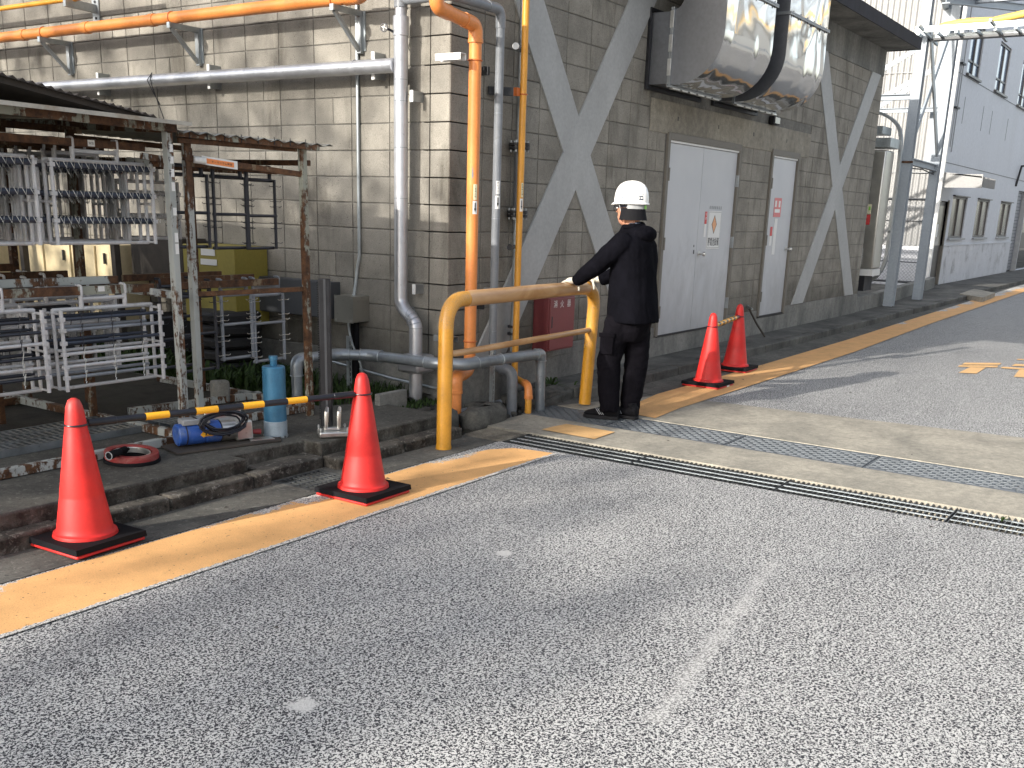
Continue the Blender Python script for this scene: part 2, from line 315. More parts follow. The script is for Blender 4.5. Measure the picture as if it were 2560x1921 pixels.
# ---------------------------------------------------------------- mesh builder
def V(*a): return Vector(a)
class MB:
    def __init__(s): s.v=[]; s.f=[]; s.m=[]
    def add(s,vs,fs,mi=0):
        o=len(s.v); s.v+=[tuple(p) for p in vs]; s.f+=[tuple(i+o for i in f) for f in fs]; s.m+=[mi]*len(fs); return s
    def box(s,x0,y0,z0,x1,y1,z1,mi=0):
        vs=[(x,y,z) for z in (z0,z1) for y in (y0,y1) for x in (x0,x1)]
        return s.add(vs,[(0,2,3,1),(4,5,7,6),(0,1,5,4),(2,6,7,3),(0,4,6,2),(1,3,7,5)],mi)
    def bar(s,p,q,w=.03,h=None,mi=0,up=(0,0,1)):
        p,q=Vector(p),Vector(q); h=h or w; d=(q-p).normalized(); u=Vector(up)
        if abs(d.dot(u))>.98: u=Vector((0,1,0))
        a=d.cross(u).normalized()*w/2; b=a.cross(d).normalized()*h/2
        vs=[p-a-b,p+a-b,p+a+b,p-a+b,q-a-b,q+a-b,q+a+b,q-a+b]
        return s.add(vs,[(0,3,2,1),(4,5,6,7),(0,1,5,4),(1,2,6,5),(2,3,7,6),(3,0,4,7)],mi)
    def prism(s,poly,d,mi=0):
        n=len(poly); d=Vector(d); vs=[Vector(p) for p in poly]+[Vector(p)+d for p in poly]
        nrm=Vector((0,0,0))
        for i in range(n): nrm+=Vector(poly[i]).cross(Vector(poly[(i+1)%n]))
        fs=[tuple(range(n-1,-1,-1)),tuple(range(n,2*n))]+[(i,(i+1)%n,(i+1)%n+n,i+n) for i in range(n)]
        if nrm.dot(d)<0: fs=[tuple(reversed(f)) for f in fs]
        return s.add(vs,fs,mi)
    def tube(s,pts,r,seg=14,mi=0,cap=True,ry=None,axis=None):
        pts=[Vector(p) for p in pts]; n=len(pts); rs=r if isinstance(r,(list,tuple)) else [r]*n
        rys=ry if isinstance(ry,(list,tuple)) else ([ry]*n if ry else rs)
        T=[(pts[min(i+1,n-1)]-pts[max(i-1,0)]).normalized() for i in range(n)]
        if axis: a=Vector(axis)
        else:
            a=Vector((0,0,1)) if abs(T[0].z)<.9 else Vector((1,0,0))
        vs=[]
        for i in range(n):
            t=T[i]; a=(a-t*a.dot(t))
            a=a.normalized() if a.length>1e-6 else Vector((1,0,0)); b=t.cross(a)
            for k in range(seg):
                an=2*math.pi*k/seg; vs.append(pts[i]+a*math.cos(an)*rs[i]+b*math.sin(an)*rys[i])
        fs=[]
        for i in range(n-1):
            for k in range(seg):
                k2=(k+1)%seg; fs.append((i*seg+k,i*seg+k2,(i+1)*seg+k2,(i+1)*seg+k))
        if cap: fs+= [tuple(range(seg-1,-1,-1)),tuple((n-1)*seg+k for k in range(seg))]
        return s.add(vs,fs,mi)
    def lathe(s,prof,c=(0,0,0),seg=28,mi=0,sx=1,sy=1):
        vs=[]; n=len(prof)
        for r_,z in prof:
            for k in range(seg):
                a=2*math.pi*k/seg; vs.append((c[0]+r_*math.cos(a)*sx,c[1]+r_*math.sin(a)*sy,c[2]+z))
        fs=[(i*seg+k,i*seg+(k+1)%seg,(i+1)*seg+(k+1)%seg,(i+1)*seg+k) for i in range(n-1) for k in range(seg)]
        if prof[0][0]>1e-5: fs.append(tuple(range(seg-1,-1,-1)))
        if prof[-1][0]>1e-5: fs.append(tuple((n-1)*seg+k for k in range(seg)))
        return s.add(vs,fs,mi)
    def ball(s,c,r,seg=16,mi=0,rx=1,ry=1,rz=1,rings=9):
        prof=[(r*math.sin(math.pi*i/rings)+1e-6,-r*math.cos(math.pi*i/rings)*rz) for i in range(rings+1)]
        return s.lathe(prof,c,seg,mi,rx,ry)
    def cyl(s,p,q,r,seg=14,mi=0): return s.tube([p,q],r,seg,mi)
    def sheet(s,poly,z,mi=0): return s.add([(x,y,z) for x,y in poly],[tuple(range(len(poly)))],mi)
    def ring(s,c,n,R_,r_,seg=20,ss=8,mi=0):
        c=Vector(c); n=Vector(n).normalized(); a=n.orthogonal().normalized(); b=n.cross(a); vs=[]
        for i in range(seg):
            t=2*math.pi*i/seg; d=a*math.cos(t)+b*math.sin(t)
            for k in range(ss):
                u=2*math.pi*k/ss; vs.append(c+d*(R_+r_*math.cos(u))+n*r_*math.sin(u))
        fs=[(i*ss+k,((i+1)%seg)*ss+k,((i+1)%seg)*ss+(k+1)%ss,i*ss+(k+1)%ss) for i in range(seg) for k in range(ss)]
        return s.add(vs,fs,mi)
    def mesh(s,name,mats,ang=35):
        me=bpy.data.meshes.new(name); me.from_pydata(s.v,[],s.f)
        for mt in (mats if isinstance(mats,(list,tuple)) else [mats]): me.materials.append(M(mt) if isinstance(mt,str) else mt)
        me.polygons.foreach_set('material_index',s.m); me.polygons.foreach_set('use_smooth',[True]*len(s.f))
        me.update(); me.set_sharp_from_angle(angle=R(ang)); return me
    def build(s,name,mats,parent=None,kind=None,bevel=0,label=None,ang=35):
        return link(name,s.mesh(name,mats,ang),parent,kind,bevel,label)
def link(name,me,parent=None,kind=None,bevel=0,label=None):
    o=bpy.data.objects.new(name,me); COL.objects.link(o)
    if parent:
        o.parent=parent
        if parent.type=='EMPTY': o.location=-parent.location
    if kind: o['kind']=kind
    if label: o['label']=label
    if bevel:
        b=o.modifiers.new('bevel','BEVEL'); b.width=bevel; b.segments=2; b.limit_method='ANGLE'; b.angle_limit=R(40)
    return o
def thing(name,label,cat,loc=(0,0,0),group=None):
    o=bpy.data.objects.new(name,None); COL.objects.link(o); o.location=loc; o.empty_display_size=.1
    o['label']=label; o['category']=cat
    if group: o['group']=group
    return o
def tag(o,label,cat,group=None):
    o['label']=label; o['category']=cat
    if group: o['group']=group
    return o
def copytree(o,parent=None):
    c=o.copy(); COL.objects.link(c)
    if parent: c.parent=parent
    for ch in list(o.children): copytree(ch,c)
    return c
def fil(pts,rad=.08,n=6):
    pts=[Vector(p) for p in pts]; out=[pts[0]]
    for i in range(1,len(pts)-1):
        p=pts[i]; a=(pts[i-1]-p); b=(pts[i+1]-p); d=min(rad,a.length*.49,b.length*.49)
        a=a.normalized()*d+p; b=b.normalized()*d+p
        for k in range(n+1):
            t=k/n; out.append(a*(1-t)**2+p*2*t*(1-t)+b*t*t)
    out.append(pts[-1]); return out
_fonts={}
def text_mb(mb,txt,origin,ux,uy,size,mi,depth=.0008,bold=False,maxw=None):
    """flat print: glyph outlines laid in the plane (ux,uy), left bottom at origin"""
    cu=bpy.data.curves.new('t','FONT'); cu.body=txt; cu.size=1; cu.fill_mode='BOTH'; cu.offset=.006 if bold else 0
    ob=bpy.data.objects.new('t',cu); COL.objects.link(ob); dg=bpy.context.evaluated_depsgraph_get(); dg.update()
    me=bpy.data.meshes.new_from_object(ob.evaluated_get(dg))
    bpy.data.objects.remove(ob); 
    if not me.vertices: return
    xs=[v.co.x for v in me.vertices]; ys=[v.co.y for v in me.vertices]; x0,y0=min(xs),min(ys); h=max(ys)-y0; wd=max(xs)-x0
    k=size/h; kx=k if not maxw else maxw/wd
    o=Vector(origin); ux=Vector(ux).normalized(); uy=Vector(uy).normalized()
    mb.add([o+ux*(v.co.x-x0)*kx+uy*(v.co.y-y0)*k for v in me.vertices],[tuple(p.vertices) for p in me.polygons],mi)
    bpy.data.meshes.remove(me)
XL=6.386; YR=4.95
def proj(P):
    v=Vector(P)-Vector((0,0,CAM_H)); w_=v.dot(fw)
    if w_<.1: return None
    return (1280+2536*v.dot(rr)/w_, 1256.5-2536*v.dot(uu)/w_, w_)
# ================================================================ SETTING
g=MB().sheet([(-300,-300),(300,-300),(300,300),(-300,300)],-.34).build('ground','soil',kind='structure')
rd=MB()
rd.sheet([(-60,-60),(5.83,-60),(5.83,4.04),(-60,4.04)],0); rd.sheet([(7.30,-60),(120,-60),(120,4.05),(7.30,4.05)],0)
rd.build('road','asphalt',kind='structure')
ds=MB()
ds.box(6.205,-60,-.3,6.795,4.45,.004); ds.box(5.822,-60,-.3,6.204,-1.0,.003); ds.box(6.796,-60,-.3,7.284,-.262,.003); 
ds.prism([(7.285,-60,.004),(9.0,-60,.004),(8.68,1.0,.004),(8.50,2.6,.004),(8.43,3.4,.004),(8.36,4.02,.004),(7.285,4.45,.004)],(0,0,-.012))
ds.build('drain_slab','slab',kind='structure')
ch=MB()
for x0,x1,ye in ((5.83,6.205,4.02),(6.795,7.285,4.52)):
    ch.box(x0-.012,-.9,-.32,x0,ye,-.004); ch.box(x0,-.9,-.32,x1,ye,-.24); ch.box(x0,ye,-.32,x1,ye+.01,-.004)
ch.box(4.02,4.1,-.3,4.42,4.42,-.22)
ch.build('drain_channel','pit',kind='structure')
gt=MB()
for x0,x1,y0,y1 in ((-60,4.03,4.045,4.6),(4.41,5.81,4.045,4.6),(4.03,4.41,4.045,4.11),(4.03,4.41,4.41,4.6)): gt.box(x0,y0,-.05,x1,y1,.002)
gt.box(8.36,4.052,-.05,120,4.60,.002); gt.box(7.30,4.052,-.05,8.36,4.60,-.001)
gt.build('gutter','gutter',kind='structure')
st=MB(); st.sheet([(-20,3.505),(5.765,3.505),(5.735,3.70),(5.70,3.83),(5.55,3.93),(5.0,4.01),(-20,4.04)],.006)
st.build('yellow_line','stripe',kind='structure')
st=MB(); st.sheet([(6.322,3.537),(6.643,3.542),(6.655,3.80),(6.648,3.975),(6.48,4.0),(6.342,4.006)],.010)
st.build('yellow_line_piece','kanji_paint',kind='structure')
st=MB(); st.sheet([(7.35,3.56),(7.9,3.60),(10.2,3.592),(13,3.60),(17.5,3.74),(28.3,3.92),(70,4.5),(70,5.0),(30,4.42),(17,4.14),(14.2,4.065),(10.8,4.04),(8.4,4.06),(7.88,3.995),(7.55,3.87),(7.37,3.72)],.009)
st.build('yellow_line_far','stripe_far',kind='structure')
# lettering on the road: two wide strokes with a stem, twice (as far as the frame shows it)
kj=MB()
for p in ([(13.01,2.31),(13.33,1.96),(13.13,1.95),(12.79,2.3)],[(12.72,2.31),(13.05,1.95),(12.86,1.93),(12.56,2.3)],[(12.63,2.18),(12.74,2.03),(12.14,2.02),(12.05,2.19)],
 [(13.37,1.82),(13.49,1.65),(13.27,1.63),(13.14,1.82)],[(12.98,1.89),(13.14,1.45),(12.98,1.44),(12.83,1.89)],[(12.91,1.7),(12.98,1.56),(12.26,1.51),(12.19,1.65)],[(13.92,1.87),(14.1,1.5),(13.95,1.48),(13.8,1.87)]): kj.sheet(p,.007)
kj.build('road_lettering','kanji_paint',kind='structure')
def stones(name,x0,x1,y0,y1,z1,step,mat='kerb',seed=1,zb=-.05):
    r_=random.Random(seed); base=MB().box(x0+.01,y0+.02,zb,x1-.01,y1-.005,z1-.02).build(name,mat,kind='structure')
    x=x0
    while x<x1-.05:
        L=min(step*(1+r_.uniform(-.04,.04)),x1-x); 
        if x1-x-L<.12: L=x1-x
        dz=r_.uniform(-.006,.004); dy=r_.uniform(-.006,.006)
        mb=MB().box(x+.004,y0+dy,zb,x+L-.004,y1,z1+dz)
        o=mb.build('kerb_stone',mat,base,bevel=.014); x+=L
    return base
stones('kerb_low',0.3,3.99,4.37,4.488,.078,.6,seed=3)
stones('kerb_low_right',4.475,5.76,4.31,4.458,.078,.66,seed=4)
stones('kerb_pavement',7.78,26,4.42,4.54,.092,.61,seed=5,mat='pavement')
MB().box(3.985,4.43,-.05,4.47,4.615,.074).build('step_in_notch','kerb',kind='structure',bevel=.012)
pf=MB(); top=.155
pf.prism([(-60,4.495,top),(3.905,4.495,top),(3.895,4.62,top),(4.475,4.60,top),(4.475,4.462,top),(5.73,4.462,top),(5.75,5.15,top),(5.36,5.3,top),(5.35,30,top),(-60,30,top)],(0,0,-.35))
pf.build('platform','platform',kind='structure',bevel=.012)
so_=MB(); N=26
def bumpy(name,x0,x1,y0,y1,z,amp,mat,nx=30,ny=30,seed=0):
    r_=random.Random(seed); mb=MB(); vs=[(x0+(x1-x0)*i/nx,y0+(y1-y0)*j/ny,z+r_.uniform(-amp,amp)) for j in range(ny+1) for i in range(nx+1)]
    fs=[(j*(nx+1)+i,j*(nx+1)+i+1,(j+1)*(nx+1)+i+1,(j+1)*(nx+1)+i) for j in range(ny) for i in range(nx)]
    mb.add(vs,fs); return mb.build(name,mat,kind='structure',ang=80)
bumpy('soil',5.3,6.40,5.1,22,.135,.012,'soil',24,150,1)
bumpy('pit_soil',5.72,7.80,4.44,4.97,-.03,.02,'soil',50,14,2)
pv=MB(); pv.prism([(7.72,4.538,.092),(120,4.538,.092),(120,7,.10),(26,16,.1),(17.5,16,.1),(17.5,4.97,.092),(7.62,4.97,.092),(7.60,4.75,.085)],(0,0,-.2))
pv.build('pavement','pavement',kind='structure')
# small ledge of concrete below the pipes
rk=MB().prism([(7.1,4.5,.03),(7.75,4.55,.09),(7.7,4.96,.1),(7.15,4.96,.05)],(0,0,-.1)).build('pavement_end','rock',kind='structure',bevel=.02)

# ================================================================ BLOCK BUILDING
B=thing('block_building','grey concrete block building with two grey cross braces, steel doors and dark roof edge','building',(12,5,0))
lw=MB().box(XL+.007,YR+.007,.38,XL+.25,17,4.25).build('wall','mortar',B)
rw=MB()
for x0,x1,z0,z1 in ((XL+.007,10.03,.38,4.2),(12.03,13.03,.38,4.2),(14.05,17.553,.38,4.2),(10.03,12.03,2.37,4.2),(13.03,14.05,2.37,4.2)):
    rw.box(x0,YR+.007,z0,x1,YR+.25,z1)
rw=rw.build('wall','mortar',B)
f=MB(); f.box(XL-.004,YR-.004,-.3,17.56,YR+.25,.302); 
for x0,x1 in ((XL-.004,10.03),(12.03,13.03),(14.05,17.56)): f.box(x0,YR-.005,.3,x1,YR+.24,.406)
f.box(XL-.005,YR+.22,-.3,XL+.25,17,.404); f.build('foundation','found',B,bevel=.006)
MB().box(XL+.25,YR+.25,0,17.55,16.9,4.15).build('inner_shell','mortar',B)
MB().box(17.30,YR+.25,0,17.553,16,4.2).build('side_wall','found',B)
blocks=[]
def row_cuts(u0,u1,z0,z1,ex):
    iv=[(u0,u1)]
    for a,b,c,d in ex:
        if min(z1,d)-max(z0,c)>.05:
            iv=[s for i in iv for s in ((i[0],min(i[1],a)),(max(i[0],b),i[1])) if s[1]-s[0]>.04]
    return iv
def wall_blocks(wall,u0,u1,grid0,ex,zt,seed):
    r_=random.Random(seed); k=0
    while .41+.2*k<zt-.05:
        z0=.41+.2*k; z1=min(z0+.2,zt); k+=1
        cuts=[u0]; u=grid0
        while u<u1: 
            if u>u0+.03: cuts.append(u)
            if r_.random()<.10: cuts.append(u+.2)
            u+=.4
        cuts=sorted(c for c in cuts if c<u1)+[u1]
        for a,b in zip(cuts,cuts[1:]):
            for p,q in row_cuts(a,b,z0,z1,ex):
                if q-p>.05: blocks.append((wall,p,q,z0,z1))
wall_blocks('L',YR,12.2,5.14,[],4.1,11)
wall_blocks('R',XL,17.56,6.81,[(10.0,12.06,.2,2.41),(13.0,14.08,.2,2.41),(9.63,14.43,2.385,2.705)],3.78,12)
bm={}
def bmesh_(w_,h_):
    key=(round(w_,2),round(h_,2))
    if key not in bm:
        w2,h2=w_/2-.0045,h_/2-.0045; c=.004
        mb=MB()
        o=[(-w2,-h2),(w2,-h2),(w2,h2),(-w2,h2)]; i=[(-w2+c,-h2+c),(w2-c,-h2+c),(w2-c,h2-c),(-w2+c,h2-c)]
        vs=[(x,.012,z) for x,z in o]+[(x,.0025,z) for x,z in o]+[(x,0,z) for x,z in i]
        fs=[(8,9,10,11)]+[(a,(a+1)%4,(a+1)%4+4,a+4) for a in range(4)]+[(a+4,(a+1)%4+4,(a+1)%4+8,a+8) for a in range(4)]
        mb.add(vs,fs); bm[key]=mb.mesh('concrete_block','block',20)
    return bm[key]
sc_=[]
for b in blocks:
    wl,p,q,z0,z1=b; u=(p+q)/2; z=(z0+z1)/2
    P=(XL,u,z) if wl=='L' else (u,YR,z); c=proj(P)
    if not c or not(-60<c[0]<2620 and -60<c[1]<1980): continue
    cosv=(XL if wl=='L' else YR)/math.hypot(P[0],P[1])
    sc_.append(((q-p)*(z1-z0)*cosv/c[2]**2,b,P))
sc_.sort(key=lambda t:-t[0])
r_=random.Random(5)
rest={'L':[], 'R':[]}
for i,(a,b,P) in enumerate(sc_):
    wl,p,q,z0,z1=b; me=bmesh_(q-p,z1-z0)
    rz=(-math.pi/2 if wl=='L' else 0)+r_.uniform(-.003,.003); rx=r_.uniform(-.004,.004); off=r_.uniform(-.0015,.0015)
    loc=Vector(P)+(Vector((off,0,0)) if wl=='L' else Vector((0,off,0)))
    if i<290:
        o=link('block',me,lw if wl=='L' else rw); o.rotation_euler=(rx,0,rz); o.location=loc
    else:
        mt=Matrix.Translation(loc)@Matrix.Rotation(rz,4,'Z')@Matrix.Rotation(rx,4,'X'); rest[wl].append((me,mt))
for wl in 'LR':
    if rest[wl]:
        mb=MB()
        for me,mt in rest[wl]: mb.add([tuple(mt@v.co) for v in me.vertices],[tuple(p.vertices) for p in me.polygons])
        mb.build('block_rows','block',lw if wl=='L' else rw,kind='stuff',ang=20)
def place_children_fix(parent):
    pass
# lintel slab, top beam, corner column
lt=MB(); lt.box(9.635,YR-.006,2.388,14.425,YR+.05,2.70); 
lt.build('lintel','lintel',B,bevel=.006)
lh=MB()
for x in (10.25,11.3,12.35,13.5): lh.box(x-.008,YR-.009,2.53,x+.008,YR,2.57)
lh.build('lintel_hole','ink',B,kind='stuff')
MB().box(XL-.004,YR-.004,3.78,17.56,YR+.24,4.17).build('top_beam','found',B,bevel=.006)
MB().box(XL-.004,YR+.24,4.1,XL+.2,17,4.3).build('top_beam','found',B,bevel=.006)
def brace(cx,cz,hz=1.68,zb=.41):
    s=.235/.31; hw=.235; th=.016
    def band(sg,yy,z0,z1):
        P=lambda z,e:(cx+sg*(z-cz)*s+e,yy,z)
        return [P(z0,-hw),P(z0,hw),P(z1,hw),P(z1,-hw)]
    mb=MB(); mb.prism(band(-1,YR+.004,zb,3.78),(0,-.020,0)); mb.prism(band(1,YR+.004,zb,3.78),(0,-.0215,0))
    return mb.build('cross_brace','brace',B,bevel=.004)
brace(8.23,2.09); brace(15.80,2.05)
# roof
rf=MB(); rf.box(5.95,4.472,4.165,17.60,17.4,4.30); rf=rf.build('roof','found',B)
MB().box(5.93,4.456,4.155,17.63,4.47,4.325).build('fascia','fascia',rf); MB().box(17.602,4.47,4.155,17.63,17.4,4.325).build('fascia','fascia',rf)
MB().box(5.93,4.47,4.155,5.948,17.4,4.325).build('fascia','fascia',rf)
for x in (14.3,17.1): MB().box(x,4.45,4.322,x+.02,4.47,4.34).build('roof_clip','iron',rf)
# doors
def door(x0,x1,z0,z1,leafs,knobx,hx):
    fr=MB(); w_=.055
    fr.box(x0-w_,YR-.022,z0-.0,x0,YR+.06,z1+w_*1.3); fr.box(x1,YR-.022,z0,x1+w_,YR+.06,z1+w_*1.3); fr.box(x0,YR-.022,z1,x1,YR+.06,z1+w_*1.3)
    d=fr.build('door','doorframe',B,bevel=.003)
    MB().box(x0,YR-.008,z1-.022,x1,YR+.05,z1-.001).build('door_head','white',d); MB().box(x0,YR-.012,z0-.012,x1,YR+.06,z0+.004).build('door_sill','iron',d)
    xs=[x0+.006]+leafs+[x1-.006]
    for a,b in zip(xs,xs[1:]): MB().box(a+.004,YR+.006,z0+.006,b-.004,YR+.045,z1-.026).build('door_leaf','doorpaint',d,bevel=.002)
    for hxx in hx:
        for z in (z0+.26,z0+.98,z1-.34): MB().box(hxx-.012,YR-.03,z-.065,hxx+.012,YR+.004,z+.065).build('hinge','steelgrey' if hxx>x0+.4 else 'doorframe',d)
    k=MB(); kz=z0+.86
    k.lathe([(.034,0),(.034,.004),(.012,.006),(.012,.045),(.024,.052),(.027,.07),(.02,.085),(.001,.088)],(0,0,0),18)
    k.v=[(knobx+v[0],YR+.005-v[2],kz+v[1]) for v in k.v]; k.f=[tuple(reversed(f_)) for f_ in k.f]
    k.build('door_knob','alu',d)
    return d
d1=door(10.09,11.95,.310,2.335,[10.985],11.05,(10.088,11.952))
d1['label']='pale grey steel double door with knob and battery sign'
d2=door(13.075,13.985,.325,2.352,[],13.90,(13.073,))
d2['label']='pale grey steel single door with faded red stickers'
# signs on the doors (flat print in one mesh each)
yp=YR+.0045
sg=MB(); x0,x1,z0,z1=11.245,11.60,1.22,1.645
sg.box(x0,yp-.004,z0,x1,yp,z1,0); yy=yp-.0046
def rect(mb,a,b,c,d,mi,y=yy): mb.add([(a,y,c),(b,y,c),(b,y,d),(a,y,d)],[(0,1,2,3)],mi)
for a,b,c,d in ((x0+.008,x1-.008,z1-.014,z1-.011),(x0+.008,x1-.008,z0+.011,z0+.014),(x0+.008,x0+.011,z0+.011,z1-.011),(x1-.011,x1-.008,z0+.011,z1-.011)): rect(sg,a,b,c,d,1)
cx=(x0+x1)/2-.01; cz=z1-.15
sg.add([(cx-.072,yy,cz),(cx,yy,cz-.108),(cx+.072,yy,cz),(cx,yy,cz+.108)],[(0,1,2,3)],1)
sg.add([(cx-.060,yy-.0006,cz),(cx,yy-.0006,cz-.092),(cx+.060,yy-.0006,cz),(cx,yy-.0006,cz+.092)],[(0,1,2,3)],2)
text_mb(sg,'蓄電池設備',(x0+.022,yy-.0004,z0+.035),(1,0,0),(0,0,1),.095,1,bold=True,maxw=x1-x0-.045)
sg.build('sign',['labelw','ink','labelp'],d1)
sg=MB(); sg.box(11.145,yp-.002,1.50,11.20,yp,1.635,0); sg.box(11.145,yp-.002,1.355,11.20,yp,1.498,1)
text_mb(sg,'火気',(11.153,yp-.003,1.59),(1,0,0),(0,0,1),.034,1,maxw=.038); text_mb(sg,'厳禁',(11.153,yp-.003,1.545),(1,0,0),(0,0,1),.034,1,maxw=.038)
sg.build('sticker',['labelr','labelw'],d1)
sg=MB(); 
for i in range(7): sg.box(11.26+i*.052,yp-.001,1.665,11.285+i*.052,yp,1.70)
sg.build('lettering_remains','tape_grey',d1)
sg=MB(); sg.box(10.895,yp-.001,1.245,10.915,yp,1.27); sg.box(10.90,yp-.001,1.17,10.925,yp,1.215); sg.build('lettering_remains','ink',d1)
sg=MB(); sg.box(13.30,yp-.002,1.60,13.56,yp,1.84,0); sg.box(13.325,yp-.003,1.725,13.385,yp-.002,1.805,1); sg.box(13.46,yp-.003,1.725,13.52,yp-.002,1.805,1)
sg.box(13.33,yp-.003,1.655,13.52,yp-.002,1.70,1); sg.build('sticker',['pinkr','labelw'],d2)
MB().box(13.37,yp-.002,1.12,13.475,yp,1.58).build('paper_strip','labelw',d2)
sg=MB(); sg.box(13.245,yp-.002,1.36,13.32,yp,1.475,0); sg.box(13.245,yp-.002,1.235,13.32,yp,1.358,1); sg.build('sticker',['labelr','labelw'],d2)
# wall light above the lintel near the single door
wl_=thing('wall_lamp','small grey wall lamp at lower edge of right-hand duct','lamp',(12.9,4.93,2.75))
MB().box(12.82,4.88,2.70,13.02,4.95,2.80).build('lamp_body','iron',wl_,bevel=.008); MB().box(12.84,4.872,2.715,13.0,4.881,2.785).build('lens','glass_low',wl_)

# ================================================================ DUCTS
def duct(x0,x1,label):
    t=thing('air_duct',label,'duct',(x0,4.95,2.8),'polished ducts on the block wall')
    zb,zt,yw=2.79,3.45,YR-.002; yo=4.165; yi=4.60; R1=.46
    def prof():
        out=[(4.70,zb)]
        cy_,cz_=yo+R1,zb+R1
        for k in range(13):
            a=-math.pi/2-math.pi/2*k/12; out.append((cy_+R1*math.cos(a),cz_+R1*math.sin(a)))
        out+=[(yo,5.6),(yi,5.6)]
        r2=.12; 
        for k in range(7):
            a=math.pi+math.pi/2*k/6; out.append((4.70+.0+r2*math.cos(a)*.9,zt+r2+r2*math.sin(a)))
        return out
    pr=prof(); n=len(pr); side0=[(x0,y,z) for y,z in pr]; side1=[(x1,y,z) for y,z in pr]
    mb=MB(); mb.add(side0,[tuple(range(n))],1); mb.add(side1,[tuple(range(n-1,-1,-1))],1)
    vs=side0+side1; fs=[(i,i+n,(i+1)%n+n,(i+1)%n) for i in range(n)]; mb.add(vs,fs,0)
    mb.build('elbow',['chrome','duct_side'],t,ang=25)
    MB().box(x0+.015,4.70,zb+.012,x1-.015,yw,zt-.01).build('wall_sleeve',['duct_side'],t)
    fl=MB(); e=.035
    for a,b,c,d in ((x0-e,x1+e,zb-e,zb),(x0-e,x1+e,zt,zt+e),(x0-e,x0,zb,zt),(x1,x1+e,zb,zt)): fl.box(a,YR-.032,c,b,YR-.001,d)
    fl.build('wall_flange','iron',t,bevel=.002)
    fl=MB(); e=.022
    for a,b,c,d in ((x0-e,x1+e,zb-e,zb-.001),(x0-e,x1+e,zt,zt+e),(x0-e,x0-.001,zb,zt),(x1+.001,x1+e,zb,zt)): fl.box(a,4.685,c,b,4.70,d); fl.box(a,4.703,c,b,4.716,d)
    fl.build('joint_flange','steelgrey',t,bevel=.002)
    cl=MB(); r_=random.Random(int(x0*10))
    x=x0+.05
    while x<x1-.1: L=r_.uniform(.12,.2); cl.box(x,4.68,zb-.034,x+L,4.72,zb-.018); x+=L+.05
    z=zb+.08
    while z<zt-.1: cl.box(x0-.030,4.682,z,x0-.018,4.72,z+.15); z+=.21
    cl.build('joint_clip','alu',t,bevel=.002)
    fl=MB(); e=.022; z=3.635
    fl.box(x0-e,yo-e,z-.014,x1+e,yo-.001,z); fl.box(x0-e,yo,z-.014,x0-.001,yi,z); fl.box(x1+.001,yo,z-.014,x1+e,yi,z)
    fl.box(x0-e,yo-e,z+.003,x1+e,yo-.001,z+.017); fl.box(x0-e,yo,z+.003,x0-.001,yi,z+.017); fl.box(x1+.001,yo,z+.003,x1+e,yi,z+.017)
    fl.build('joint_flange','steelgrey',t,bevel=.002)
    bo=MB()
    for i in range(6): x=x0+.08+i*(x1-x0-.16)/5; bo.cyl((x,yo-.012,z-.03),(x,yo-.012,z+.032),.006,6)
    bo.build('bolt','iron',t,kind='stuff')
duct(9.49,10.70,'polished sheet metal duct turning upward, left one of the pair above the double door')
duct(11.09,12.33,'polished sheet metal duct turning upward, right one of the pair beside the roof edge')
# ================================================================ PIPES
def pipe(name,label,cat,loc,pts,r,mat,joints=(),elbow=(),rad=.1,group=None,seg=18,jr=1.14,je=.03,jmat=None):
    t=thing(name,label,cat,loc,group); P=fil(pts,rad)
    MB().tube(P,r,seg).build('pipe',mat,t)
    for a,d in joints:
        a=Vector(a); d=Vector(d).normalized(); MB().cyl(a-d*je,a+d*je,r*jr,seg).build('coupling',jmat or mat,t,bevel=.002)
    for k,seg_ in enumerate(elbow):
        MB().tube(fil(seg_,rad),r*1.12,seg).build('elbow',jmat or mat,t)
    return t
def clamp(t,c,r,mat='cap_orange',axis=(0,0,1)): MB().ring(c,axis,r+.003,.005,22,8).build('clamp_band',mat,t)
def tilted_label(t,mi_txt,cx,cy,r,z,w_,h_,cmat,txt=None,arrow=False,facing=None):
    """sticker bent round a vertical pipe"""
    mb=MB(); fa=facing; n=5; vs=[]
    half=w_/2/r
    for j,zz in enumerate((z-h_/2,z+h_/2)):
        for i in range(n+1):
            a=fa-half+2*half*i/n; vs.append((cx+(r+.0012)*math.cos(a),cy+(r+.0012)*math.sin(a),zz))
    mb.add(vs,[(i,i+1,i+n+2,i+n+1) for i in range(n)],0)
    u=Vector((-math.sin(fa),math.cos(fa),0)); o=Vector((cx+(r+.0028)*math.cos(fa),cy+(r+.0028)*math.sin(fa),z))
    if arrow:
        h=h_*.72; a=w_*.22
        pts=[(-a*.55,h/2),(a*.55,h/2),(a*.55,-h*.1),(a*1.2,-h*.1),(0,-h/2),(-a*1.2,-h*.1),(-a*.55,-h*.1)]
        mb.add([o+u*x+V(0,0,y) for x,y in pts],[tuple(range(len(pts)))],1)
    elif txt:
        for i,chh in enumerate(txt):
            s_=h_/(len(txt)+1); text_mb(mb,chh,o+V(0,0,h_/2-s_*(i+1.1))-u*s_*.4,u,(0,0,1),s_*.72,1,maxw=s_*.75)
    mb.build('sticker',[cmat,'ink'],t)
VA=math.atan2(-4.72,-6.38)   # bearing from the pipes toward the road
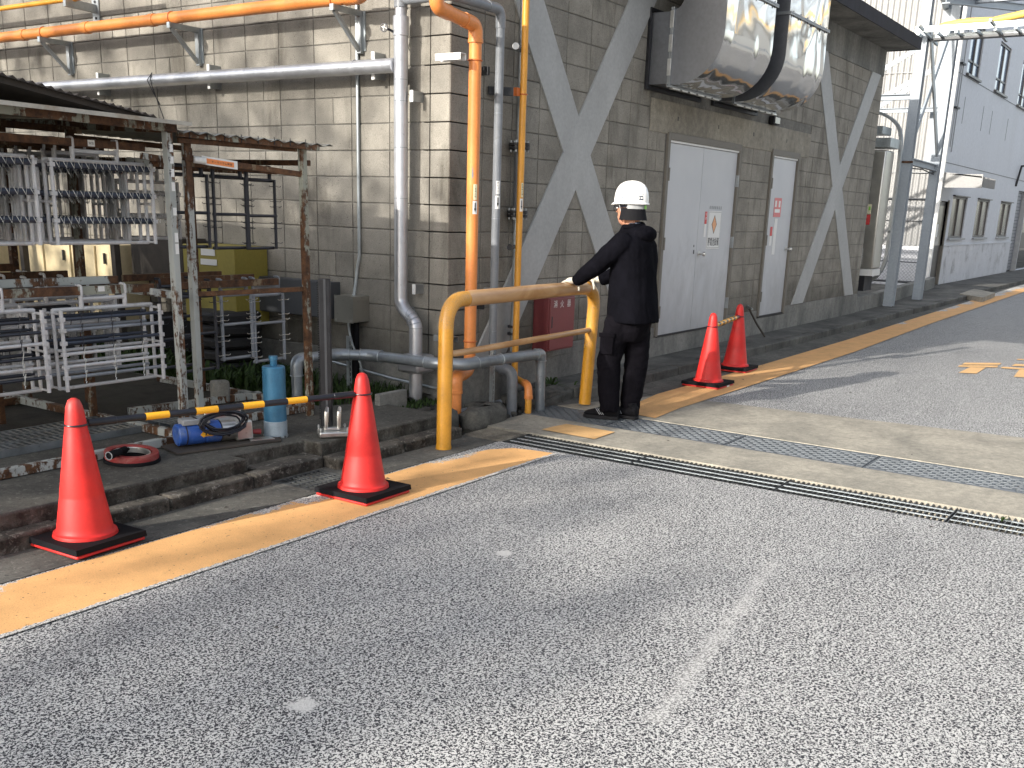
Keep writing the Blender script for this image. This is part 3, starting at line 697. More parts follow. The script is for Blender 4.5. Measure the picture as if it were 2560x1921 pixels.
# horizontal orange pipe on the left wall
t=pipe('orange_pipe','thick orange pipe running level on three triangular brackets','pipe',(6.15,8,3.07),[(6.15,15,3.075),(6.15,5.62,3.075),(6.02,5.50,3.10),(5.98,5.50,3.6)],.047,'orange',
 [((6.15,y,3.075),(0,1,0)) for y in (10.0,8.03,8.98)],rad=.09,jr=1.12,je=.035)
for y in (9.60,7.71,5.82): clamp(t,(6.15,y+.06,3.075),.047,axis=(0,1,0))
MB().tube(fil([(6.15,5.76,3.075),(6.15,5.60,3.075),(6.03,5.50,3.10)],.07),.055,18).build('elbow','orange',t)
t=pipe('yellow_pipe','thinner yellow pipe running level above the orange pipe, at top left','pipe',(6.15,9,3.33),[(6.15,15,3.345),(6.15,8.2,3.33)],.022,'yellowpipe',[((6.15,9.15,3.33),(0,1,0))])
def tri_bracket(y,label):
    t=thing('triangular_bracket',label,'bracket',(XL,y,3.02),'triangular steel brackets under the orange pipe')
    mb=MB(); mb.bar((6.382,y,3.005),(6.073,y,3.005),.035,.04); mb.build('arm','steelgrey',t)
    mb=MB(); mb.box(6.345,y-.022,2.72,6.383,y+.022,2.984); mb.build('wall_leg','steelgrey',t,bevel=.002)
    MB().box(6.376,y-.045,2.74,6.384,y-.0225,3.02).build('wall_plate','galv',t)
    MB().bar((6.36,y,2.735),(6.085,y,2.985),.028,.028).build('strut','steelgrey',t)
    MB().box(6.055,y-.019,2.982,6.071,y+.019,3.026).build('end_cap','galv',t)
    return t
for y,l in ((9.61,'triangular bracket under the orange pipe nearest the left edge of the photo'),(7.71,'middle triangular bracket under the level orange pipe'),(5.82,'triangular bracket under the orange pipe beside the silver riser')): tri_bracket(y,l)
t=thing('channel_bracket','steel channel bracket with wall plate holding the thin yellow pipe, top left','bracket',(XL,9.15,3.3))
MB().bar((6.38,9.15,3.28),(6.06,9.16,3.29),.04,.07).build('arm','steelgrey',t); MB().box(6.372,9.10,3.17,6.384,9.20,3.37).build('wall_plate','steelgrey',t)
for z in (3.20,3.34): MB().cyl((6.366,9.15,z),(6.372,9.15,z),.013,8).build('bolt','iron',t)
# silver pipes
sp=pipe('silver_pipe','silver wrapped pipe running level along the left wall','pipe',(6.23,8,2.61),[(6.235,15,2.615),(6.235,5.36,2.60)],.0525,'silver',[((6.235,y,2.606),(0,1,0)) for y in (9.05,8.35,7.55,6.95,6.6,5.75)],jr=1.012,je=.003)
w_=MB(); w_.tube([(6.20,8.16,2.66),(6.17,8.14,2.61),(6.19,8.15,2.55),(6.25,8.10,2.30),(6.3,8.07,2.02)],.004,6); w_.tube([(6.20,8.15,2.665),(6.165,8.18,2.6),(6.19,8.14,2.50),(6.24,8.12,2.4)],.004,6)
tag(w_.build('tie_wire','iron'),'dark tie wire dangling from the level silver pipe','wire')
rp=thing('silver_riser','silver wrapped vertical pipe on the left wall, kinked near its foot','pipe',(6.25,5.3,0))
P=fil([(6.255,5.315,2.86),(6.255,5.315,.86),(6.24,5.26,.80),(6.215,5.17,.755),(6.205,5.12,.70),(6.205,5.12,.03)],.05,5)
MB().tube(P,.0525,20).build('pipe','silver',rp)
MB().cyl((6.255,5.315,2.80),(6.255,5.315,2.935),.0585,20).build('collar','silver',rp,bevel=.003)
MB().tube([(6.255,5.315,2.93),(6.255,5.315,3.6)],.044,18).build('pipe','silver',rp)
MB().cyl((6.255,5.315,2.99),(6.255,5.315,3.10),.050,18).build('collar','pvc',rp,bevel=.004)
for z in (2.50,2.35,2.02,1.65,.68): MB().cyl((6.255 if z>.8 else 6.205,5.315 if z>.8 else 5.12,z-.002),(6.255 if z>.8 else 6.205,5.315 if z>.8 else 5.12,z+.003),.0534,20).build('seam','lowpipe',rp)
for k in range(4):
    a=.25+k*.33; c=Vector((6.215-.012*k*.5,5.185-.018*k,.785-.025*k)); MB().ring(c,(0.02,-math.cos(a),-math.sin(a)),.0535,.0022,20,6).build('seam','lowpipe',rp)
fb=MB(); fb.box(6.10,5.01,.335,6.32,5.23,.475); fb.build('box_collar','silver',rp,bevel=.025)
MB().cyl((6.205,5.12,-.03),(6.205,5.12,.335),.052,20).build('concrete_sleeve','found',rp)
for (x,y,z) in ((6.32,9.043,2.685),(6.32,7.479,2.685),(6.32,5.56,2.685),(6.32,9.043,2.535),(6.32,7.479,2.535),(6.32,5.56,2.535)): pass
def stub(x0,y,z,hgt,label,cat='bracket'):
    t=thing('wall_bracket',label,cat,(XL,y,z),'small channel brackets on the left wall')
    mb=MB(); mb.box(x0+.006,y-.019,z+hgt/2-.004,XL-.001,y+.019,z+hgt/2); mb.box(x0+.006,y-.019,z-hgt/2,XL-.001,y-.015,z+hgt/2-.004); mb.build('channel','steelgrey',t)
    MB().box(x0,y-.016,z-hgt/2-.004,x0+.006,y+.016,z+hgt/2+.004).build('end_plate','white',t,bevel=.002)
for y,l in ((9.05,'channel bracket behind the level silver pipe nearest the shed roof'),(7.48,'channel bracket behind the middle of the level silver pipe'),(5.60,'channel bracket behind the level silver pipe beside the riser')): stub(6.262,y,2.612,.19,l)
stub(6.262,5.22,2.385,.075,'white ended bracket beside the upper part of the silver riser')
stub(6.285,5.21,.968,.07,'bracket beside the silver riser just above its kink')
# valve wheel
vt=thing('small_valve','small dark hand wheel valve on the silver riser','valve',(6.2,5.39,2.85))
mb=MB(); mb.ring((6.15,5.385,2.848),(1,.35,0),.026,.006,16,6); mb.build('wheel','blackgloss',vt)
mb=MB(); 
for k in range(4): a=k*math.pi/2+.3; mb.cyl((6.15,5.385,2.848),(6.15-.009*math.cos(a),5.385+.025*math.cos(a),2.848+.026*math.sin(a)),.004,6)
mb.ball((6.15,5.385,2.848),.010); mb.build('hub','white',vt)
MB().tube([(6.155,5.385,2.846),(6.19,5.36,2.835),(6.215,5.34,2.82)],.009,8).build('stem','blackgloss',vt)
# conduit and box
ct=pipe('conduit','thin grey conduit running down the left wall into the steel box','conduit',(6.36,5.85,1.5),[(6.368,5.855,3.6),(6.368,5.855,1.18),(6.365,5.875,1.10),(6.36,5.885,1.0),(6.33,5.885,.87)],.0135,'galv',rad=.05,seg=10)
jb=thing('junction_box','stainless junction box on the left wall with four corner screws','box',(6.3,5.86,.76))
MB().box(6.19,5.768,.664,6.384,5.968,.874).build('box_body','stainless',jb,bevel=.004); MB().box(6.184,5.765,.661,6.1895,5.971,.877).build('lid','stainless',jb)
for y in (5.785,5.952):
    for z in (.68,.86): MB().cyl((6.179,y,z),(6.184,y,z),.006,8).build('screw','alu',jb)
dc=MB(); dc.tube(fil([(6.30,5.83,.66),(6.30,5.83,.45),(6.27,5.81,.14)],.05),.02,10); dc.tube(fil([(6.34,5.90,.66),(6.33,5.90,.4),(6.33,5.90,.13)],.05),.028,10)
tag(dc.build('cable_sleeves','black'),'black corrugated cable sleeves below the stainless box','cable')
tag(MB().tube(fil([(6.23,5.86,.66),(6.24,5.86,.58),(6.22,5.80,.46),(6.23,5.74,.36),(6.25,5.70,.15)],.05),.009,8).build('loose_cable','galv'),'thin grey cable curving down from the stainless box','cable')
pnl=thing('grey_panel_box','dark grey flat metal box on the wall behind the drill column','box',(6.33,6.5,.8))
MB().box(6.27,6.09,.665,6.384,7.0,.965).build('box_body','panel_dark',pnl,bevel=.004); MB().box(6.262,6.10,.675,6.2695,6.99,.955).build('cover','panel_dark',pnl)
# ---- pipes in front of the right wall
o1=thing('orange_downpipe','thick orange vertical pipe standing before the corner of the block building','pipe',(6.38,4.72,0))
MB().tube(fil([(5.925,4.72,3.7),(5.925,4.72,2.90),(6.38,4.72,2.855),(6.38,4.72,.37),(6.10,4.64,.36),(6.10,4.64,-.08)],.075),.046,20).build('pipe','orange',o1)
for s_ in ([(5.925,4.72,3.02),(5.925,4.72,2.90),(6.06,4.72,2.887)],[(6.24,4.72,2.869),(6.38,4.72,2.855),(6.38,4.72,2.74)],[(6.25,4.683,.365),(6.10,4.64,.36),(6.10,4.64,.25)]): MB().tube(fil(s_,.07),.051,20).build('elbow','orange',o1)
MB().cyl((6.38,4.72,2.735),(6.38,4.72,2.765),.055,20).build('coupling','orange',o1,bevel=.003); MB().cyl((6.10,4.64,.235),(6.10,4.64,.262),.054,20).build('coupling','orange',o1,bevel=.003)
for z in (2.62,.60): clamp(o1,(6.38,4.72,z),.047)
tilted_label(o1,None,6.38,4.72,.046,1.71,.030,.11,'labelc','工業用水用',False,VA+.42); tilted_label(o1,None,6.38,4.72,.046,1.60,.036,.095,'labelw',None,True,VA+.42)
mb=MB(); mb.add([(6.38+.0475*math.cos(VA-.1+x),4.72+.0475*math.sin(VA-.1+x),z) for x,z in ((-.12,1.83),(.0,1.80),(.16,1.82),(.12,1.86),(.02,1.895),(-.06,1.87))],[(0,1,2,3,4,5)]); mb.build('bare_patch','pvc',o1)
def zbr(name,label,x,z,yend,mat='steelgrey',flip=1):
    t=thing(name,label,'bracket',(x,4.95,z),'channel brackets holding the vertical pipes')
    mb=MB(); a=x; mb.box(a-.055,yend,z+.024,a+.01,4.948,z+.028); mb.box(a-.058,yend,z-.018,a-.0545,4.948,z+.028); mb.box(a+.008,yend,z-.018,a+.0115,4.948,z+.0235); 
    mb.build('channel',mat,t); return t
zbr('channel_bracket','hat shaped channel bracket at top of the orange downpipe',6.26,2.625,4.72,'white')
zbr('channel_bracket','channel bracket at the foot of the orange downpipe behind the handrail',6.27,.615,4.76)
g1=thing('grey_downpipe','grey vertical plastic pipe between the orange and yellow pipes','pipe',(6.80,4.8,0))
MB().tube(fil([(6.255,5.30,3.04),(6.21,4.82,3.03),(6.80,4.80,3.03),(6.80,4.80,.345),(6.81,4.62,.335),(6.81,4.60,-.06)],.075),.033,20).build('pipe','pvc',g1)
MB().tube(fil([(6.64,4.806,3.03),(6.80,4.80,3.03),(6.80,4.80,2.90)],.07),.0375,20).build('elbow','pvc',g1)
MB().tube(fil([(6.803,4.72,.34),(6.81,4.61,.335),(6.81,4.60,.22)],.08,9),.045,20).build('elbow','pvc',g1); MB().cyl((6.81,4.60,-.06),(6.81,4.60,.23),.043,20).build('foot_pipe','pvc',g1)
for z in (2.3,1.52,.64): MB().cyl((6.80,4.80,z-.002),(6.80,4.80,z+.003),.0345,20).build('seam','lowpipe',g1)
tilted_label(g1,None,6.80,4.80,.033,1.755,.032,.10,'labelw','ドレイン',False,VA+.35); tilted_label(g1,None,6.80,4.80,.033,1.645,.038,.10,'labelw',None,True,VA+.35)
for z,l in ((2.60,'small black clamp behind the grey pipe high up'),(.84,'small clamp behind the grey pipe low down')):
    t=thing('pipe_clamp',l,'bracket',(6.78,4.88,z)); MB().box(6.735,4.86,z-.03,6.76,4.948,z+.03).build('clamp_body','iron',t,bevel=.003); MB().box(6.70,4.875,z+.002,6.735,4.885,z+.03).build('clamp_tab','iron',t)
y1=thing('yellow_downpipe','slim yellow orange vertical pipe right of the grey pipe','pipe',(7.06,4.75,0))
MB().tube(fil([(7.06,4.75,3.8),(7.06,4.75,.235),(6.87,4.49,.225),(6.85,4.465,.10),(6.85,4.465,-.1)],.03),.027,18).build('pipe','yellowpipe',y1)
MB().tube(fil([(6.91,4.545,.228),(6.86,4.478,.222),(6.85,4.466,.14)],.05),.033,18).build('elbow','orange',y1); MB().cyl((6.85,4.465,.115),(6.85,4.465,.145),.036,18).build('coupling','orange',y1,bevel=.003)
for z in (2.46,.93): clamp(y1,(7.06,4.75,z),.027)
tilted_label(y1,None,7.06,4.75,.027,1.745,.018,.11,'labelc','生活排水用',False,VA+.55); tilted_label(y1,None,7.06,4.75,.027,1.63,.026,.10,'labelw',None,True,VA+.45)
for z,l in ((2.475,'dark channel bracket reaching the yellow pipe at upper height'),(.945,'pale channel bracket reaching the yellow pipe above the handrail')):
    t=thing('channel_bracket',l,'bracket',(6.95,4.85,z)); MB().bar((6.86,4.946,z),(7.0,4.80,z),.035,.06).build('arm','iron' if z>2 else 'steelgrey',t); MB().box(6.985,4.76,z-.03,7.03,4.79,z+.03).build('tab','cap_orange',t)
b1=thing('flanged_pipe','dark vertical pipe with bolted flanges behind the yellow pipe','pipe',(7.20,4.86,0))
MB().tube([(7.20,4.865,3.8),(7.20,4.865,2.10)],.027,16).build('pipe','galv',b1); MB().tube([(7.20,4.865,2.06),(7.20,4.865,1.59)],.040,16).build('pipe','panel_dark',b1)
MB().tube([(7.20,4.865,1.55),(7.20,4.865,-.1)],.030,16).build('pipe','galv',b1); MB().cyl((7.2,4.865,-.1),(7.2,4.865,.43),.048,16).build('foot_sleeve','panel_dark',b1)
for z in (2.10,2.072,1.575,1.545):
    MB().cyl((7.20,4.865,z-.012),(7.20,4.865,z+.012),.085,20).build('flange','iron',b1,bevel=.002)
for zc in (2.086,1.56):
    for k in range(6):
        a=k*math.pi/3+.2; x,y=7.20+.068*math.cos(a),4.865+.068*math.sin(a); MB().cyl((x,y,zc-.045),(x,y,zc+.045),.009,6).build('bolt','steelgrey',b1)
for z in (.64,.58): MB().cyl((7.20,4.865,z-.01),(7.20,4.865,z+.01),.055,16).build('flange','iron',b1)
for z,l in ((2.80,'black valve handle sticking out beside the yellow pipe high up'),(1.30,'black valve handle beside the yellow pipe below the lower flange')):
    t=thing('lever_valve',l,'valve',(7.1,4.84,z)); MB().tube([(7.18,4.86,z),(7.08,4.82,z),(7.0,4.80,z-.003)],[.016,.02,.011],10).build('body','blackgloss',t)
    MB().cyl((6.985,4.78,z),(6.972,4.775,z),.026,10).build('knob','white' if z>2 else 'blackgloss',t)
tilted_label(b1,None,7.20,4.865,.030,.86,.04,.11,'labelw',None,True,VA+.35); tilted_label(b1,None,7.20,4.865,.030,.975,.03,.09,'labelw','雨水系',False,VA+.35)
tag(MB().tube([(7.27,4.93,3.8),(7.27,4.93,1.66),(7.255,4.93,.5)],.011,8).build('thin_conduit','galv'),'thin steel conduit against the right wall behind the flanged pipe','conduit')
# low silver pipe run
lp=thing('low_grey_pipe','waist low grey pipe run crossing behind the handrail with elbows','pipe',(6,5,0))
Z=.465
path=[(5.385,5.60,.05),(5.385,5.60,Z),(5.80,5.585,Z),(5.96,5.36,Z),(5.985,4.73,Z),(6.09,4.56,Z),(7.045,4.485,Z),(7.045,4.475,-.05)]
MB().tube(fil(path,.10,8),.041,20).build('pipe','lowpipe',lp)
def seg_el(i,a,b,rad=.09,rr_=.047):
    p=Vector(path[i]); u=(Vector(path[i-1])-p).normalized()*a; v=(Vector(path[i+1])-p).normalized()*b
    MB().tube(fil([p+u,p,p+v],rad,8),rr_,20).build('elbow','lowpipe',lp)
    for q,d in ((p+u,u),(p+v,v)): MB().ring(q,d,rr_,.004,20,6).build('elbow_rim','galv',lp)
seg_el(1,.12,.13); seg_el(2,.10,.10,.08); seg_el(3,.09,.09,.06); seg_el(4,.10,.09,.06); seg_el(5,.08,.14,.06); seg_el(6,.07,.06,.05,.044)
MB().ring((6.52,4.527,Z),(1,-.08,0),.046,.004,20,6).build('clamp_band','galv',lp)
for x,y in ((6.50,4.58),(5.99,5.63)):
    t=thing('pipe_stand','perforated steel angle standing under the low grey pipe '+('behind the handrail' if x>6.2 else 'beside the red cone top'),'bracket',(x,y,0))
    mb=MB()
    for k in range(14):
        z=.0+k*.042; mb.box(x,y,z,x+.03,y+.004,z+.012); mb.box(x,y,z+.012,x+.009,y+.004,z+.042); mb.box(x+.021,y,z+.012,x+.03,y+.004,z+.042)
    mb.box(x-.001,y,-.05,x+.003,y+.03,.588); mb.build('perforated_angle','galv',t)
tp=pipe('thin_ground_pipe','thin grey pipe low along the left wall foot','pipe',(6.3,5.5,.2),[(6.33,6.2,.30),(6.33,5.45,.225),(6.33,4.98,.20)],.012,'galv',seg=10)
tag(MB().tube(fil([(5.9,4.96,.02),(6.3,4.80,.03),(6.9,4.78,.04)],.1),.025,10).build('pit_pipe','pvc'),'grey pipe lying in the rubble behind the handrail','pipe')
# ================================================================ HANDRAIL
hr=thing('handrail','yellow painted tubular handrail with brown film wrapped top and middle bars','railing',(6.4,4.23,0))
HP=fil([(5.375,4.185,0.0),(5.44,4.225,1.0),(7.50,4.262,1.0),(7.455,4.285,0.015)],.19,10)
MB().tube(HP,.051,24).build('rail_tube','rail',hr)
mb=MB(); P=[(5.66,4.228,.996),(5.72,4.2285,1.0),(6.15,4.237,1.0),(6.6,4.246,1.0),(6.9,4.252,1.0),(7.26,4.258,1.0),(7.33,4.259,.993)]
mb.tube(P,[.0535,.0545,.0540,.0555,.0545,.0548,.0535],24); mb.build('film_wrap','kraft',hr)
mb=MB(); mb.tube([(5.455,4.222,.64),(5.60,4.228,.635),(5.9,4.233,.636),(6.4,4.245,.64),(7.46,4.27,.645)],[.021,.023,.0225,.0235,.0225],18); mb.build('middle_bar','kraft',hr)
r_=random.Random(2)
pts=[Vector(p) for p in HP]; sel=[p for p in pts if p.z>.74 and p.x<5.72 and p.z<1.001]; rs=[.054+r_.uniform(0,.007) for _ in sel]
MB().tube(sel,rs,22,cap=False).build('clear_wrap','film',hr); mb=MB(); sel=[p for p in pts if p.x>7.28 and p.z>.55 and p.z<1.0]; mb.tube(sel+[Vector((7.475,4.278,.5))],[.054+r_.uniform(0,.006) for _ in sel]+[.053],22,cap=False); mb.build('clear_wrap','film',hr)
MB().cyl((5.376,4.186,.0),(5.377,4.187,.025),.0535,24).build('post_foot','rail',hr); MB().cyl((7.456,4.285,.0),(7.457,4.285,.02),.054,24).build('post_foot','film',hr)
# ================================================================ RED BOX
rb=thing('extinguisher_box','dull red fire extinguisher box with white lettering on the right wall','box',(7.8,4.9,.6))
MB().box(7.615,4.785,.395,8.05,4.945,.865).build('box_body','box_red',rb,bevel=.004); MB().box(7.628,4.774,.408,8.038,4.7845,.852).build('door_panel','box_red',rb,bevel=.003)
mb=MB(); mb.box(7.652,4.7725,.60,7.668,4.7738,.70); mb.build('slot','ink',rb)
for x in (7.70,7.86): MB().tube([(x,4.772,.545+.01*(x>7.8)),(x+.05,4.769,.551+.01*(x>7.8)),(x+.10,4.772,.555)],.004,8).build('rib','box_red',rb)
mb=MB()
for ch_,x in (('消',7.678),('火',7.788),('器',7.905)): text_mb(mb,ch_,(x,4.7725,.775-.004*(x>7.7)),(1,0,0),(0,0,1),.062,0,bold=False,maxw=.058)
mb.build('lettering','white',rb)
# ================================================================ CONES
def cone():
    t=thing('traffic_cone','x','traffic cone',(0,0,0),'red traffic cones')
    b=MB(); h=.19; vs=[]
    pts=[(-h,-h),(h,-h),(h,h),(-h,h)]
    b.box(-h,-h,.004,h,h,.022); b.build('base','red_cone',t,bevel=.012)
    w_=MB(); n=32; R0=.150; H=.195; z0,z1=.024,.052; ou=[];inn=[]
    for k in range(n):
        a=2*math.pi*k/n; c,s=math.cos(a),math.sin(a); m_=H/max(abs(c),abs(s)); ou.append((c*m_,s*m_)); inn.append((R0*c,R0*s))
    vs=[(x,y,z0) for x,y in ou]+[(x*.985,y*.985,z1) for x,y in ou]+[(x,y,z1) for x,y in inn]+[(x,y,z0) for x,y in inn]
    fs=[]
    for k in range(n):
        j=(k+1)%n; fs+=[(k,j,n+j,n+k),(n+k,n+j,2*n+j,2*n+k),(2*n+k,2*n+j,3*n+j,3*n+k),(3*n+k,3*n+j,j,k)]
    w_.add(vs,fs); w_.build('weight','black',t)
    pr=[(.146,.02),(.148,.045),(.143,.066),(.132,.070),(.127,.078),(.124,.10),(.0995,.24),(.0985,.245),(.099,.25),(.058,.515),(.050,.56),(.046,.595),(.042,.63),(.036,.665),(.026,.690),(.012,.699),(.0001,.7005)]
    MB().lathe(pr,(0,0,0),40).build('cone_body','red_cone',t,ang=50)
    return t
c0=cone(); pos=[(2.675,4.23,3,.004),(4.165,3.82,1,0),(9.20,3.92,0,0),(10.38,4.13,2,.0)]
labs=['red traffic cone nearest the camera, at left beside the low kerb','red traffic cone standing on the yellow line before the blue core bit','red traffic cone with white tag on base, nearer one beyond the standing man','farthest red traffic cone, close to the pavement kerb and the long handled tool']
cones=[]
for i,((x,y,rz,z),l) in enumerate(zip(pos,labs)):
    c=c0 if i==0 else copytree(c0); c.location=(x,y,z+.003); c.rotation_euler=(0,0,R(rz)); c['label']=l; cones.append(c)
# tag on the third cone
tg=MB().box(.02,-.193,.0045,.075,-.1905,.021).build('tag','labelw',None); tg.parent=cones[2]
tg=MB(); tg.add([(-.1095*math.cos(a),-.1095*math.sin(a)*1,z) for a,z in ((.75,.33),(1.05,.33),(1.02,.40),(.80,.41))],[(0,1,2,3)]); 
def ringbar(name,label,p,q,r,n,offs=.16,coarse=True):
    t=thing('cone_bar',label,'barrier bar',tuple((Vector(p)+Vector(q))/2)); P,Q=Vector(p),Vector(q); d=(Q-P).normalized(); L=(Q-P).length
    a=P+d*.055; b=Q-d*.055; LL=(b-a).length
    MB().cyl(a+d*.0,b,r,18).build('tube','blackgloss',t)
    if coarse:
        for k in range(4):
            s=.27+k*.252
            MB().cyl(a+d*s,a+d*(s+.115),r+.0012,18).build('yellow_band','bar_yellow',t)
        for e,s in ((a,1),(b,-1)): MB().cyl(e+d*s*-.0,e+d*s*.13,r*1.12,18).build('end_sleeve','blackgloss',t,bevel=.003)
    else:
        for k in range(n): MB().cyl(a+d*(.06+k*(LL-.12)/n),a+d*(.06+k*(LL-.12)/n+(LL-.12)/n*.5),r+.0015,14).build('yellow_band','bar_yellow',t)
    for c,zz in ((P,1),(Q,1)):
        MB().ring((c.x,c.y,c.z),(0,0,1),.052,.0045,26,8).build('end_ring','blackgloss',t)
    return t
ringbar('b','black and yellow striped cone bar linking the two nearest cones',(2.675,4.23,.585),(4.165,3.82,.588),.0165,4)
ringbar('b','worn striped cone bar linking the two far cones',(9.20,3.92,.575),(10.38,4.13,.575),.02,6,coarse=False)
# ================================================================ GRATINGS
def grate1(y1,L,label):
    x0,x1=5.838,6.202; y0=y1-L
    t=thing('steel_grating',label,'drain cover',((x0+x1)/2,(y0+y1)/2,0),'coarse black steel gratings')
    mb=MB()
    for x in (x0+.005,x1-.005): mb.box(x-.004,y0+.004,-.05,x+.004,y1-.004,-.003 if x<(x0+x1)/2 else -.034)
    for y in (y0+.006,y1-.006): mb.box(x0,y-.003,-.045,x1,y+.003,-.003)
    mb.build('frame','grate',t)
    mb=MB(); n=int((L-.02)/.032)
    for k in range(1,n):
        y=y0+.006+(L-.012)*k/n; mb.box(x0+.004,y-.0035,-.028,x1-.004,y+.0035,-.004)
    mb.build('bearing_bars','grate',t,kind='stuff')
    for f_ in (.22,.48,.74):
        x=x0+(x1-x0)*f_; MB().cyl((x,y0+.006,-.004),(x,y1-.006,-.004),.0045,6).build('cross_rod','galv',t)
    return t
gl=['nearest to the handrail','second from the handrail','third from the handrail','fourth from the handrail']
y=4.008
for i in range(5): grate1(y,.994,'coarse black steel grating across the road, '+(gl[i] if i<4 else 'cut off by the right edge of the photo')); y-=1.0
def grate2(y1,L,label):
    x0,x1=6.802,7.278; y0=y1-L
    t=thing('slotted_grating',label,'drain cover',((x0+x1)/2,(y0+y1)/2,0),'grey slotted gratings')
    mb=MB()
    for a,b in ((x0,x0+.035),(x1-.035,x1)): mb.box(a,y0+.003,-.03,b,y1-.003,-.001)
    for a,b in ((y0+.003,y0+.012),(y1-.012,y1-.003)): mb.box(x0+.035,a,-.03,x1-.035,b,-.001)
    mb.build('frame','gratehi',t)
    mb=MB(); nr=9; w_=(x1-x0-.07)/nr; per=.084; 
    for k in range(nr+1):
        x=x0+.035+w_*k; mb.box(x-.008,y0+.012,-.012,x+.008,y1-.012,-.0015)
    for k in range(nr):
        x=x0+.035+w_*k; yy=y0+.03+(per/2 if k%2 else 0)
        while yy<y1-.03: mb.box(x+.008,yy-.011,-.012,x+w_-.008,yy+.011,-.0018); yy+=per
    mb.build('slotted_plate','gratehi',t,kind='stuff')
    mb=MB()
    for xx in (x0+.055,x1-.055):
        for yy in (y0+.10,y1-.10): mb.box(xx-.018,yy-.045,-.005,xx+.018,yy+.045,-.0002)
    mb.build('lug','gratehi',t)
y=4.50; 
for i,(L,l) in enumerate(((.75,'against the pipes, under the toes of the man'),(1.0,'under the heels of the man, by the yellow square'),(1.0,'in the middle of the drain right of the man'),(1.0,'at the right edge of the photo'),(1.0,'just beyond the right edge of the photo'))):
    grate2(y,L-.004,'grey slotted drain grating '+l); y-=L
t=thing('drain_cover','grimy ribbed drain cover at the end of the coarse grating','drain cover',(6,4.2,0))
MB().box(5.832,4.022,-.04,6.135,4.36,.004).build('cover_plate','stonegrate',t,bevel=.004)
for k in range(9): MB().box(5.84+k*.0325,4.03,.004,5.853+k*.0325,4.35,.0085).build('rib','stonegrate',t)
t=thing('gully_grating','black gully grating in the kerb notch behind the second cone','drain cover',(4.2,4.25,0))
mb=MB()
for x0,x1,y0,y1 in ((4.03,4.045,4.11,4.41),(4.395,4.41,4.11,4.41),(4.045,4.395,4.11,4.122),(4.045,4.395,4.398,4.41)): mb.box(x0,y0,-.03,x1,y1,.004)
mb.build('frame','grate',t)
for k in range(9): MB().bar((4.06+k*.038,4.122,-.008),(4.06+k*.038,4.398,-.008),.007,.02).build('bar','grate',t)
for y in (4.19,4.26,4.33): MB().box(4.045,y-.003,-.004,4.395,y+.003,.0).build('cross_bar','gratehi',t)
dbr=random.Random(77); mb=MB()
for i in range(70):
    x=dbr.uniform(1.5,12); y=dbr.choice((dbr.gauss(4.2,.12),dbr.gauss(4.2,.12),dbr.uniform(.5,4))); s=dbr.uniform(.006,.018); a=dbr.random()*6.28; c,q=math.cos(a),math.sin(a)
    mb.add([(x-c*s,y-q*s,.016),(x+q*s*.4,y-c*s*.4,.018+s*.3),(x+c*s,y+q*s,.017),(x-q*s*.4,y+c*s*.4,.018)],[(0,1,2,3)])
db=mb.build('leaf_litter','wood',kind='stuff',ang=180); db['label']='dry leaf crumbs scattered along the gutter and road'; db['category']='litter'
# ================================================================ RUBBLE, ROCKS
def rock(name,label,c,s,seed,mat='rock',flat=1):
    r_=random.Random(seed); mb=MB(); n=12; mm=7; vs=[]
    for i in range(mm+1):
        for k in range(n):
            a=2*math.pi*k/n; ph=math.pi*i/mm; q=r_.uniform(.86,1.1); e=.55
            f=lambda v:math.copysign(abs(v)**e,v)
            vs.append((c[0]+s[0]*f(math.sin(ph)*math.cos(a))*q,c[1]+s[1]*f(math.sin(ph)*math.sin(a))*q,c[2]-s[2]*f(math.cos(ph))*q))
    fs=[(i*n+k,i*n+(k+1)%n,(i+1)*n+(k+1)%n,(i+1)*n+k) for i in range(mm) for k in range(n)]
    mb.add(vs,fs); o=mb.build(name,mat,ang=60); return tag(o,label,'rock','lumps of broken concrete by the pipes')
rock('rubble_block','large broken concrete block behind the handrail foot',(6.28,4.50,.04),(.24,.10,.10),3)
rock('rubble_block','flat mossy slab piece left of the silver pipe foot',(6.60,4.72,.0),(.20,.13,.09),4)
rock('rubble_block','dark mossy lump right of the silver pipe foot',(7.42,4.70,.03),(.24,.17,.085),5)
rock('rubble_block','small rounded stone between the small elbows',(7.0,4.66,.07),(.05,.05,.07),6)
rock('rubble_block','broken kerb lump at the foot of the orange pipe',(5.88,4.60,.05),(.14,.09,.10),7)
rock('rubble_block','pale lump beside the concrete sleeve',(6.02,4.98,.02),(.12,.12,.09),8)
rr_=random.Random(9); mb=MB()
for i in range(160):
    x,y=rr_.uniform(5.78,7.7),rr_.uniform(4.5,4.94); s=rr_.uniform(.008,.03); a=rr_.random()*6
    mb.prism([(x+s*math.cos(a+k*2.1)*rr_.uniform(.6,1.2),y+s*math.sin(a+k*2.1)*rr_.uniform(.6,1.2),-.03+rr_.uniform(0,.02)) for k in range(3)],(rr_.uniform(-.005,.005),0,rr_.uniform(.01,.03)))
tag(mb.build('gravel','rock',kind='stuff'),'loose gravel around the pipe feet','gravel')
cs=MB().box(5.64,5.0,.10,5.96,5.05,.24).build('kerb_offcut','found',bevel=.006); tag(cs,'pale concrete offcut behind the second cone top','kerb piece'); cs.rotation_euler=(0,0,R(-0))
